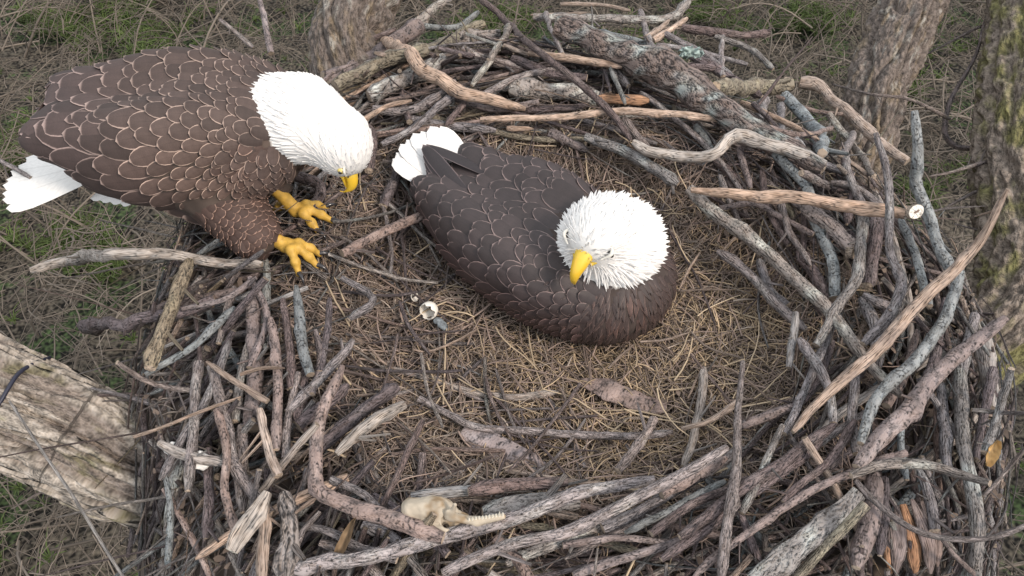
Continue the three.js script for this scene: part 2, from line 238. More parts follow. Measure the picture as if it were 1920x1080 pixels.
// ---------- ground far below, undergrowth, the nest tree ----------
const WOVEN = [
  ["p",[0.6187,0.0734,-0.174,0.5469,0.0365,-0.1348,0.48,0.0032,-0.0755],[0.0032,0.0029,0.0026]],
  ["p",[0.4553,0.0022,-0.1066,0.4229,0.0,-0.0566,0.3891,0.0,0.0079],[0.0032,0.0029,0.0026]],
  ["p",[0.3939,0.0,0.0095,0.4556,0.0,0.0048,0.513,0.0037,0.0077],[0.0025,0.0023,0.002]],
  ["p",[0.6278,0.0804,-0.2027,0.6545,0.074,-0.1147,0.69,0.0762,-0.0433],[0.0032,0.0029,0.0025]],
  ["p",[0.4027,0.0,0.1247,0.4314,0.0,0.165,0.5057,0.0081,0.201],[0.003,0.0027,0.0024]],
  ["p",[0.3716,0.0009,0.298,0.4218,0.0,0.2206,0.4711,0.0039,0.2258,0.5417,0.0556,0.3517],[0.0028,0.0027,0.0025,0.0022]],
  ["p",[0.2086,0.0,0.2206,0.2366,0.0,0.1903,0.2725,0.0,0.1579],[0.0035,0.0032,0.0029]],
  ["p",[0.2851,0.0,0.1507,0.3388,0.0,0.1479,0.3975,0.0,0.1276],[0.003,0.0027,0.0025]],
  ["p",[0.1047,0.0,0.2714,0.1188,0.0,0.3128,0.135,0.0,0.3456],[0.0028,0.0025,0.0023]],
  ["p",[-0.3123,0.0324,0.1839,-0.2748,0.0245,0.2225,-0.2457,0.0173,0.2369],[0.0029,0.0026,0.0023]],
  ["p",[-0.2177,0.0027,0.1738,-0.1881,0.0001,0.1792,-0.1305,0.0,0.1536,-0.0746,0.0,0.1145],[0.0029,0.0028,0.0026,0.0025]],
  ["r",[-0.2292,0.0498,0.3799,-0.1779,0.0515,0.4253,-0.1615,0.0708,0.4907],[0.0032,0.0029,0.0025]],
  ["p",[-0.0267,0.0,0.0923,-0.0142,0.0,0.165,-0.0093,0.0,0.2206],[0.0024,0.0022,0.0019]],
  ["p",[-0.3159,0.0622,0.326,-0.2721,0.0439,0.3128,-0.2399,0.0341,0.3171],[0.0027,0.0025,0.0023]],
  ["y",[-0.4779,0.103,-0.6087,-0.3875,0.103,-0.71,-0.2723,0.103,-0.7642,-0.1948,-0.25,-1.3624,-0.1088,-0.25,-1.4359],[0.0188,0.0183,0.0174,0.0209,0.0198]],
  ["b",[-0.4183,0.085,-0.6957,-0.3604,-0.25,-1.2375,-0.1554,-0.25,-1.3493,-0.043,-0.25,-1.3822],[0.0224,0.0272,0.0266,0.0254]],
  ["r",[-0.6404,-0.25,-1.1014,-0.4938,-0.25,-1.2437,-0.3355,-0.25,-1.4224],[0.0331,0.0304,0.0276]],
  ["d",[-0.6077,-0.25,-1.2437,-0.5224,-0.25,-1.3297,-0.4284,-0.25,-1.4022],[0.0114,0.0106,0.0097]],
  ["l",[-0.3928,0.085,-0.602,-0.2964,0.085,-0.667,-0.1949,0.085,-0.7643],[0.0233,0.0207,0.0183]],
  ["g",[-0.3667,0.103,-0.5173,-0.2611,0.103,-0.5194,-0.187,0.103,-0.5859,-0.1577,0.103,-0.6387],[0.0127,0.0119,0.0114,0.0108]],
  ["p",[-0.3911,0.121,-0.4488,-0.3283,0.121,-0.5082,-0.2645,0.121,-0.5321],[0.0069,0.0064,0.0058]],
  ["g",[-0.3326,0.0985,-0.3848,-0.2371,0.0991,-0.4748,-0.1846,0.1029,-0.5415,-0.1276,0.103,-0.6133],[0.0088,0.0098,0.0107,0.0116]],
  ["d",[-0.1746,0.0885,-0.4662,-0.1215,0.1028,-0.5638],[0.0091,0.0076]],
  ["l",[-0.1075,0.121,-0.5968,-0.0449,0.121,-0.7513,-0.0079,-0.25,-1.4291],[0.0086,0.0105,0.0158]],
  ["t",[-0.3355,-0.25,-1.4224,-0.1973,-0.25,-1.4224,-0.1287,-0.25,-1.5118],[0.0118,0.0108,0.0099]],
  ["l",[-0.3597,-0.25,-1.4291,-0.2934,-0.25,-1.5435,-0.2421,-0.25,-1.6119],[0.0178,0.0162,0.0144]],
  ["p",[-0.0226,0.121,-0.7788,0.0477,0.121,-0.734],[0.0068,0.0055]],
  ["g",[-0.079,0.1029,-0.5792,0.0,0.103,-0.6434,0.1215,0.103,-0.6907],[0.0101,0.0093,0.0085]],
  ["l",[-0.0073,0.085,-0.6319,0.1169,0.085,-0.6157,0.249,0.085,-0.5838],[0.0264,0.0248,0.0232]],
  ["p",[-0.0141,0.0738,-0.4791,0.0564,0.072,-0.4791],[0.0085,0.0056]],
  ["d",[0.0287,0.079,-0.5488,0.1721,0.0828,-0.5485,0.2042,0.085,-0.5614],[0.0101,0.0091,0.0083]],
  ["l",[0.0798,-0.25,-1.477,0.2397,-0.25,-1.4805,0.4382,-0.25,-1.4667,0.6045,-0.25,-1.4908,0.6778,-0.25,-1.5865],[0.014,0.0145,0.0149,0.0155,0.0163]],
  ["p",[0.0702,-0.25,-1.4978,0.2815,-0.25,-1.5118],[0.006,0.0049]],
  ["g",[0.1245,-0.25,-1.5048,0.1203,0.139,-0.7882,0.1397,0.139,-0.7088],[0.011,0.0075,0.0066]],
  ["g",[0.4839,-0.25,-1.5258,0.4962,-0.25,-1.3558,0.3954,0.139,-0.6943],[0.0121,0.0131,0.011]],
  ["p",[0.1831,-0.25,-1.5685,0.3254,-0.25,-1.5685,0.4479,-0.25,-1.5294],[0.0081,0.0074,0.0066]],
  ["p",[0.4857,-0.25,-1.3493,0.5871,-0.25,-1.4632],[0.0107,0.009]],
  ["p",[0.5135,-0.25,-1.3362,0.6547,-0.25,-1.477],[0.0116,0.0098]],
  ["g",[0.5202,-0.25,-1.3103,0.6328,-0.25,-1.2879,0.7212,-0.25,-1.2406,0.8298,-0.25,-1.1912],[0.0106,0.0099,0.0092,0.0085]],
  ["d",[0.5617,-0.25,-1.179,0.733,-0.25,-1.1729],[0.015,0.0123]],
  ["d",[0.6266,-0.25,-1.4156,0.8195,-0.25,-1.369,0.9444,-0.25,-1.3889],[0.0158,0.0142,0.0129]],
  ["g",[0.2783,0.121,-0.6712,0.2866,0.121,-0.5608],[0.0066,0.0052]],
  ["t",[0.2688,0.139,-0.6468,0.2935,0.1363,-0.4979],[0.0072,0.0057]],
  ["d",[0.2526,0.121,-0.6807,0.2616,0.121,-0.5675],[0.0051,0.0041]],
  ["g",[0.2885,0.1118,-0.4724,0.3283,0.0968,-0.4069,0.3552,0.0871,-0.3655],[0.0111,0.01,0.0089]],
  ["r",[0.0994,0.0554,-0.4792,0.1693,0.0469,-0.4467,0.2023,0.0432,-0.428],[0.0142,0.012,0.0098]],
  ["r",[0.5035,0.0708,-0.1888,0.5845,0.0982,-0.1749,0.6152,0.102,-0.1434,0.6646,0.1101,-0.0936,0.6902,0.1143,-0.0667],[0.0077,0.0073,0.0069,0.0064,0.006]],
  ["g",[0.4854,0.0404,-0.0772,0.5405,0.0482,-0.0091,0.5815,0.0596,0.0767,0.6246,0.0845,0.1781],[0.0107,0.0111,0.0113,0.0113]],
  ["g",[0.5778,0.0488,-0.0439,0.5904,0.0456,0.051,0.6113,0.0546,0.0937],[0.0112,0.0099,0.0087]],
  ["t",[0.6471,0.121,-0.3245,0.686,0.121,-0.2491,0.7026,0.121,-0.2091,0.7014,0.1188,-0.0939,0.7113,0.115,-0.0007,0.6939,0.1076,0.116],[0.0132,0.0132,0.0132,0.013,0.0128,0.0126]],
  ["d",[0.8471,0.121,-0.122,0.8097,0.121,-0.0112,0.7685,0.121,0.0858],[0.0161,0.0149,0.0138]],
  ["t",[0.8832,0.139,-0.0885,0.8869,0.139,0.0042,0.8745,0.139,0.1158,0.8692,0.139,0.1566],[0.0085,0.009,0.0094,0.01]],
  ["w",[0.9834,0.103,0.2126,0.9561,0.103,0.2981,0.9318,0.103,0.3807],[0.0188,0.0161,0.0135]],
  ["g",[0.5926,0.1139,0.2227,0.6037,0.1323,0.2915,0.6041,0.1498,0.3747,0.5925,0.1566,0.4408],[0.011,0.0099,0.0088,0.0079]],
  ["g",[0.6782,0.1045,0.1646,0.636,0.0986,0.2441,0.5624,0.1032,0.3714,0.5142,0.1089,0.4345],[0.0096,0.009,0.0082,0.0076]],
  ["w",[0.61,0.0926,0.1419,0.5857,0.0914,0.2127,0.5609,0.0971,0.2844],[0.0091,0.0081,0.0071]],
  ["g",[0.6759,0.1368,0.3167,0.6369,0.139,0.4369,0.6278,0.139,0.4933],[0.0089,0.009,0.0092]],
  ["r",[0.71,0.157,0.5001,0.6044,0.157,0.5361,0.5208,0.157,0.5711,0.4368,0.157,0.6192,0.3649,0.157,0.6671,0.295,0.157,0.7215],[0.0082,0.0077,0.0073,0.0069,0.0065,0.0061]],
  ["g",[0.5968,0.175,0.5594,0.6118,0.175,0.5886,0.6598,0.175,0.6403,0.7146,0.175,0.6629,0.7746,0.1924,0.6694,0.8723,0.1657,0.6339],[0.0056,0.0053,0.005,0.0048,0.0045,0.0045]],
  ["r",[0.6512,0.139,0.5309,0.6154,0.139,0.6215,0.5759,0.139,0.7],[0.0163,0.0165,0.0168]],
  ["d",[0.6644,0.139,0.538,0.6174,0.139,0.6787],[0.0095,0.0098]],
  ["g",[0.7438,0.121,0.5121,0.7436,0.121,0.5754,0.7367,0.121,0.6278],[0.0088,0.0095,0.0102]],
  ["l",[0.8766,0.139,0.3144,0.8409,0.139,0.4369,0.818,0.139,0.5431,0.8048,0.1183,0.6324,0.8307,0.0137,0.6811],[0.0126,0.0124,0.0124,0.0125,0.0134]],
  ["g",[-0.3714,0.139,0.6253,-0.3097,0.139,0.6403,-0.2689,0.139,0.6605,-0.1919,0.139,0.684],[0.006,0.0068,0.0077,0.0085]],
  ["w",[-0.1834,0.1029,0.5556,-0.1069,0.0975,0.5461,-0.0079,0.0837,0.5296],[0.0106,0.0102,0.0099]],
  ["d",[-0.0786,0.1153,0.5549,0.0,0.1047,0.539,0.1018,0.097,0.5293],[0.0129,0.0119,0.0108]],
  ["l",[-0.0523,0.1021,0.5893,0.0385,0.0954,0.5706,0.1205,0.0897,0.556],[0.02,0.0193,0.0185]],
  ["g",[0.197,0.0876,0.5028,0.25,0.0581,0.4287,0.2878,0.0422,0.371],[0.01,0.0096,0.0091]],
  ["w",[-0.2852,0.0112,0.2276,-0.1859,-0.0152,0.2328,-0.0918,-0.018,0.27,0.0,-0.018,0.2844,0.0999,-0.018,0.2687],[0.0069,0.0074,0.0077,0.0081,0.0086]],
  ["g",[-0.1948,0.0178,0.3077,-0.1212,0.0106,0.3439,-0.0765,0.0099,0.3681,0.0437,0.0025,0.3764,0.1526,0.0027,0.3825,0.2605,0.0081,0.3866,0.3274,0.0141,0.3825],[0.0078,0.0078,0.0078,0.0079,0.008,0.0081,0.0081]],
  ["g",[-0.2656,0.0038,0.2257,-0.162,-0.0169,0.2453,-0.0684,-0.018,0.2897,0.0023,-0.018,0.3052],[0.0046,0.0044,0.004,0.0037]],
  ["d",[-0.3582,0.121,0.4737,-0.29,0.1044,0.3838,-0.2374,0.0657,0.3043],[0.0139,0.0129,0.012]],
  ["g",[-0.4251,0.139,0.4077,-0.3756,0.1329,0.3289,-0.3304,0.0986,0.215],[0.0101,0.0096,0.0094]],
  ["r",[-0.49,0.157,0.1997,-0.4594,0.157,0.3073,-0.4391,0.157,0.4019,-0.4237,0.157,0.4917],[0.0092,0.0094,0.0095,0.0096]],
  ["p",[-0.5869,0.175,0.3164,-0.5238,0.175,0.3617,-0.4525,0.175,0.4031],[0.0051,0.0058,0.0064]],
  ["p",[-0.5172,0.175,0.3452,-0.4794,0.175,0.3309,-0.4345,0.175,0.3309],[0.0041,0.0037,0.0033]],
  ["d",[-0.4052,0.1168,0.2942,-0.4129,0.121,0.3579,-0.41,0.121,0.4183],[0.0107,0.0117,0.0127]],
  ["r",[-0.5413,0.121,0.1176,-0.5169,0.121,0.2843,-0.4837,0.121,0.4296],[0.0159,0.0158,0.0156]],
  ["g",[-0.593,0.139,0.3057,-0.5424,0.139,0.4145,-0.5012,0.139,0.5123,-0.4505,0.139,0.5731,-0.4138,0.139,0.6043],[0.0105,0.0105,0.0106,0.0108,0.0111]],
  ["p",[-0.4703,0.157,0.411,-0.4365,0.157,0.5001,-0.4133,0.157,0.5432],[0.0065,0.0082,0.0099]],
  ["r",[-0.55,0.157,0.411,-0.5156,0.157,0.4896,-0.5022,0.157,0.5711,-0.4644,0.157,0.6517],[0.0075,0.0075,0.0076,0.0076]],
  ["g",[-0.597,0.121,0.0916,-0.6003,0.121,0.1792,-0.6002,0.121,0.238],[0.0086,0.0076,0.0067]],
  ["d",[-1.1356,-0.25,-0.0664,-0.7963,0.0897,0.1567,-0.7058,0.121,0.1585,-0.6332,0.121,0.1233],[0.0212,0.0152,0.0131,0.0113]],
  ["t",[-0.7179,0.1377,0.3221,-0.6417,0.139,0.2579,-0.5746,0.139,0.1621],[0.0063,0.0075,0.0089]],
  ["p",[-0.7149,0.1084,0.4409,-0.6381,0.157,0.4465,-0.5774,0.157,0.4132,-0.5119,0.157,0.3835],[0.0035,0.0032,0.0031,0.0029]],
  ["g",[-0.7337,0.2205,0.348,-0.6924,0.139,0.3447,-0.6033,0.139,0.3625],[0.0044,0.0052,0.0056]],
  ["g",[-0.6196,0.139,0.2958,-0.6033,0.139,0.3917,-0.5862,0.139,0.4806,-0.5748,0.1385,0.565],[0.0095,0.0096,0.0098,0.0099]],
  ["w",[-0.6509,0.1366,0.4686,-0.5815,0.139,0.4997,-0.5162,0.139,0.5143],[0.0088,0.0094,0.0101]],
  ["p",[-0.4268,0.157,0.5906,-0.4178,0.157,0.6471,-0.4088,0.1533,0.7255],[0.0092,0.0097,0.01]],
  ["p",[-0.3665,0.175,0.619,-0.3354,0.175,0.5925],[0.0023,0.005]],
  ["d",[-0.3213,0.0457,-0.2183,-0.2991,0.0566,-0.3063,-0.2776,0.0702,-0.3881],[0.0145,0.0135,0.0124]],
  ["r",[0.1027,0.121,0.7064,0.1993,0.121,0.6751,0.3082,0.121,0.641],[0.008,0.0075,0.0069]],
  ["r",[0.0869,0.121,0.654,0.1839,0.121,0.6428,0.2973,0.121,0.654],[0.0064,0.0059,0.0053]],
  ["r",[0.2621,0.1343,0.5691,0.3265,0.1291,0.5335,0.3922,0.1233,0.4921],[0.009,0.0098,0.0108]],
  ["w",[0.3254,0.0538,0.4783,0.3496,0.0361,0.4291,0.3855,0.0115,0.3444,0.4172,0.0,0.2206],[0.0077,0.0084,0.0094,0.0104]],
  ["g",[0.4684,0.1005,0.2712,0.421,0.145,0.4401,0.3797,0.175,0.579,0.3352,0.175,0.7282],[0.0054,0.0069,0.0092,0.0094]],
  ["l",[0.5033,0.1435,0.4371,0.4316,0.1569,0.5512,0.3908,0.157,0.6117],[0.006,0.0066,0.0073]],
  ["r",[0.4305,0.0809,0.4094,0.4997,0.0909,0.3881,0.5484,0.0998,0.373],[0.0083,0.0094,0.0104]],
  ["p",[0.3355,0.0568,0.3978,0.3915,0.0619,0.384,0.4546,0.0611,0.3389],[0.0047,0.0058,0.007]],
  ["d",[0.6337,0.157,0.4333,0.573,0.157,0.5105,0.5044,0.157,0.5612,0.4679,0.157,0.5925],[0.0084,0.0076,0.007,0.0064]],
  ["t",[0.919,-0.25,-1.0263,0.9799,-0.25,-0.8837,0.7714,0.121,-0.3361],[0.0199,0.021,0.0172]],
  ["g",[0.8483,-0.25,-0.9982,0.6222,0.121,-0.4158],[0.0162,0.01]],
  ["g",[0.9,-0.25,-0.9703,0.6857,0.121,-0.4076],[0.0125,0.0078]],
  ["r",[0.8943,-0.25,-1.0207,1.0114,-0.25,-0.9429,1.1348,-0.25,-0.9266],[0.0081,0.0073,0.0065]],
  ["r",[0.577,0.103,-0.3678,0.5802,0.0929,-0.2338],[0.0094,0.0075]],
  ["t",[0.4873,0.085,-0.4702,0.5064,0.0848,-0.376],[0.014,0.0112]],
  ["d",[0.5124,0.082,-0.3415,0.5804,0.0786,-0.2519],[0.0108,0.0086]],
  ["g",[0.7656,0.121,-0.2272,0.8156,0.121,-0.2127,0.8636,0.121,-0.1494],[0.007,0.0086,0.01]],
  ["g",[0.8589,0.157,0.411,0.905,0.157,0.4155,0.9034,0.237,0.4653],[0.0045,0.0041,0.0034]],
  ["g",[0.8168,0.1567,0.5808,0.8857,0.149,0.5273,0.8673,0.2556,0.531],[0.0037,0.0035,0.0029]],
  ["g",[0.7408,0.1373,0.1244,0.7606,0.139,0.1398,0.8089,0.139,0.1648],[0.0084,0.0092,0.01]],
  ["d",[0.6606,0.0842,-0.0429,0.6878,0.0871,0.0681,0.6835,0.0878,0.1553],[0.0135,0.0118,0.0103]],
  ["g",[0.6352,0.1173,-0.1985,0.6419,0.1022,-0.0925,0.6668,0.099,0.0169],[0.0089,0.0074,0.006]],
  ["l",[0.8284,0.121,0.1233,0.7626,0.121,0.2328,0.6882,0.1197,0.3085],[0.0113,0.0098,0.0085]],
  ["g",[0.7591,0.1029,0.1096,0.7584,0.103,0.1937,0.7432,0.103,0.2855],[0.0127,0.0134,0.014]],
  ["r",[0.8363,0.121,0.2063,0.7865,0.121,0.2969,0.7194,0.121,0.3815],[0.0077,0.0085,0.0092]],
  ["d",[0.9316,0.103,0.1097,0.8833,0.103,0.2206,0.828,0.103,0.323],[0.0092,0.0099,0.0106]],
  ["g",[0.8433,0.121,0.3338,0.817,0.121,0.4274,0.7927,0.121,0.5142],[0.0094,0.0101,0.0107]],
  ["t",[0.7432,0.121,0.4046,0.723,0.121,0.4716,0.7134,0.121,0.535],[0.0061,0.0064,0.0067]],
  ["g",[0.9852,0.103,0.1523,0.944,0.103,0.2206,0.8917,0.103,0.323],[0.0102,0.0105,0.0106]],
  ["d",[0.9566,0.121,0.2969,0.901,0.121,0.4046,0.8538,0.121,0.4931],[0.0096,0.0081,0.0069]],
  ["l",[0.893,0.257,0.3826,0.9016,0.157,0.4244,0.8539,0.157,0.5001],[0.0057,0.0074,0.0086]],
  ["r",[0.7169,0.157,0.6471,0.7419,0.1415,0.6778,0.8473,0.0131,0.6761],[0.0036,0.0045,0.0058]],
  ["b",[0.5635,0.121,0.5951,0.4943,0.121,0.6521,0.4357,0.121,0.7152],[0.0122,0.0137,0.0151]],
  ["d",[0.5693,0.1389,0.4698,0.4555,0.139,0.5482,0.3391,0.139,0.6262,0.2497,0.139,0.6858],[0.0108,0.0098,0.0089,0.008]],
  ["g",[0.4321,0.1014,0.4617,0.3304,0.1104,0.5302,0.2157,0.1201,0.5996,0.1576,0.121,0.624],[0.009,0.0094,0.0097,0.0102]],
  ["d",[0.5013,0.1388,0.5122,0.4177,0.1385,0.5479,0.3071,0.1389,0.5927,0.2368,0.139,0.6403],[0.0067,0.0073,0.0078,0.0082]],
  ["t",[0.3803,0.1366,0.5471,0.2885,0.1387,0.5926,0.1913,0.139,0.6403],[0.0076,0.0065,0.0055]],
  ["g",[0.2667,0.1017,0.5872,0.1677,0.103,0.6361,0.0916,0.103,0.6734],[0.0095,0.0079,0.0064]],
  ["l",[0.1601,0.1027,0.6121,0.0742,0.103,0.6456,-0.0091,0.103,0.6825],[0.0122,0.0107,0.0091]],
  ["d",[-0.2507,0.103,0.5577,-0.1895,0.103,0.5976,-0.1104,0.103,0.6642],[0.0087,0.0095,0.0101]],
  ["g",[-0.2636,0.103,0.6122,-0.205,0.103,0.6361,-0.1825,0.103,0.6825],[0.0104,0.0093,0.0082]],
  ["r",[-0.0279,0.103,0.6361,0.0092,0.103,0.6734,0.036,0.103,0.7139],[0.0093,0.0101,0.0108]],
  ["g",[-0.3278,0.121,0.535,-0.267,0.121,0.5604,-0.2254,0.121,0.5951],[0.0087,0.0076,0.0066]],
  ["d",[-0.4035,0.121,0.4274,-0.3604,0.1184,0.38,-0.3294,0.1016,0.3221],[0.0121,0.0113,0.0106]],
  ["g",[-0.3452,0.0969,0.1619,-0.3054,0.074,0.0876,-0.3763,0.1016,0.0495],[0.0091,0.0085,0.0076]],
  ["r",[-0.5603,0.139,0.0796,-0.5045,0.139,0.1921,-0.5138,0.139,0.3082],[0.0069,0.0074,0.0079]],
  ["d",[-0.4818,0.138,0.1362,-0.4517,0.1381,0.2444,-0.4268,0.139,0.3566],[0.0078,0.0086,0.0093]],
  ["g",[-0.4176,0.1383,0.32,-0.4199,0.139,0.4258,-0.4115,0.139,0.5018],[0.0068,0.0072,0.0077]],
  ["r",[-0.4057,0.1258,0.2096,-0.3822,0.1291,0.2895,-0.3841,0.138,0.3678],[0.0066,0.0069,0.0072]],
  ["d",[-0.3889,0.1104,0.1153,-0.3814,0.1208,0.2326,-0.3777,0.1317,0.3159],[0.0069,0.0076,0.0084]],
  ["g",[-0.5094,0.121,0.4274,-0.4961,0.121,0.5142,-0.4742,0.121,0.5951],[0.0111,0.0117,0.0122]],
  ["d",[-0.5671,0.103,0.4626,-0.5496,0.103,0.5577,-0.5401,0.0919,0.632],[0.009,0.0096,0.0103]],
  ["t",[-0.6361,0.1127,0.5103,-0.6189,0.0811,0.5788,-0.6575,-0.0564,0.6286],[0.0049,0.0058,0.0071]],
  ["g",[-0.5697,0.139,0.245,-0.5881,0.139,0.3917,-0.6387,0.1159,0.5327],[0.0075,0.0081,0.0087]],
  ["l",[-0.5393,0.121,0.2328,-0.5342,0.121,0.3338,-0.527,0.121,0.416],[0.0087,0.0094,0.0101]],
  ["r",[-0.6777,0.157,0.1781,-0.5964,0.157,0.1507,-0.5414,0.157,0.094],[0.0044,0.0055,0.0068]],
  ["g",[-0.3296,0.121,0.6521,-0.2531,0.121,0.6796,-0.213,0.121,0.7196],[0.0073,0.0081,0.0089]],
  ["g",[-0.329,0.157,0.6098,-0.3578,0.157,0.6562,-0.3599,0.157,0.7224],[0.0046,0.0054,0.0061]],
  ["d",[-0.4487,0.103,-0.4978,-0.3566,0.103,-0.4243,-0.3581,0.0908,-0.2993],[0.0112,0.0123,0.0133]],
  ["g",[-0.2833,0.085,-0.5087,-0.1554,0.0729,-0.4844,-0.0426,0.06,-0.4845],[0.0099,0.0113,0.0128]],
  ["r",[-0.1577,0.103,-0.5747,-0.0426,0.0939,-0.5306,0.0714,0.0992,-0.5571],[0.0072,0.0085,0.01]],
  ["g",[-0.3552,0.0834,-0.3855,-0.4313,0.085,-0.3441,-0.487,0.085,-0.2677],[0.0082,0.0071,0.0059]],
  ["d",[-0.5296,0.085,-0.2864,-0.4711,0.085,-0.2491,-0.5028,0.085,-0.125],[0.0146,0.0131,0.0113]],
  ["g",[0.1959,-0.25,-1.3889,0.2554,0.103,-0.7394,0.3196,0.103,-0.6202],[0.0137,0.012,0.0131]],
  ["d",[0.0,0.103,-0.7394,0.0886,0.103,-0.6788,0.2048,0.103,-0.6434],[0.0135,0.0118,0.0102]],
  ["g",[-0.1384,0.085,-0.8021,-0.0454,0.085,-0.7395,0.0451,0.085,-0.715],[0.0154,0.0136,0.012]],
  ["t",[0.2939,-0.25,-1.3889,0.4266,-0.25,-1.3395,0.5527,-0.25,-1.2594],[0.0137,0.0121,0.0105]],
  ["g",[0.5486,-0.25,-1.3889,0.6693,-0.25,-1.2752,0.7739,-0.25,-1.1072],[0.0127,0.011,0.0092]],
  ["d",[0.6289,-0.25,-1.2594,0.7419,-0.25,-1.1369,0.8491,-0.25,-1.0207],[0.0172,0.0153,0.0135]],
  ["l",[0.7394,-0.25,-1.3558,0.8443,-0.25,-1.2911,0.915,-0.25,-1.1669],[0.0117,0.0106,0.0093]],
  ["g",[0.7759,-0.25,-1.3889,0.7419,-0.25,-1.2281,0.7302,-0.25,-1.122],[0.0088,0.0099,0.0111]],
  ["r",[0.603,0.121,-0.4446,0.7038,0.121,-0.4036,1.0433,-0.25,-0.8573],[0.0082,0.0071,0.0078]],
  ["g",[0.7133,0.103,-0.4243,0.7583,0.103,-0.3247,0.8363,0.103,-0.2678],[0.011,0.0096,0.0085]],
  ["d",[0.8248,0.103,-0.3247,0.8217,0.103,-0.2128,0.7816,0.103,-0.1084],[0.0093,0.0103,0.0112]],
  ["g",[1.1059,-0.25,-0.8313,0.8172,0.121,-0.2676,0.8218,0.121,-0.1425],[0.0112,0.0094,0.01]],
  ["l",[1.051,-0.25,-0.9239,1.0819,-0.25,-0.8055,0.8768,0.121,-0.2491],[0.0124,0.0103,0.0064]],
  ["d",[0.6178,0.103,-0.2865,0.6119,0.0891,-0.173,0.6418,0.0796,-0.0631],[0.0079,0.0086,0.0093]],
  ["g",[0.5154,0.0876,-0.2837,0.5328,0.0704,-0.2088,0.5588,0.0552,-0.118],[0.0079,0.0068,0.0057]],
  ["d",[0.6698,0.0878,0.2103,0.6128,0.0858,0.3126,0.5478,0.081,0.3708],[0.0078,0.0083,0.009]],
  ["g",[0.6989,0.121,0.3815,0.6254,0.121,0.4274,0.5301,0.1208,0.493],[0.0057,0.0063,0.0069]]
];
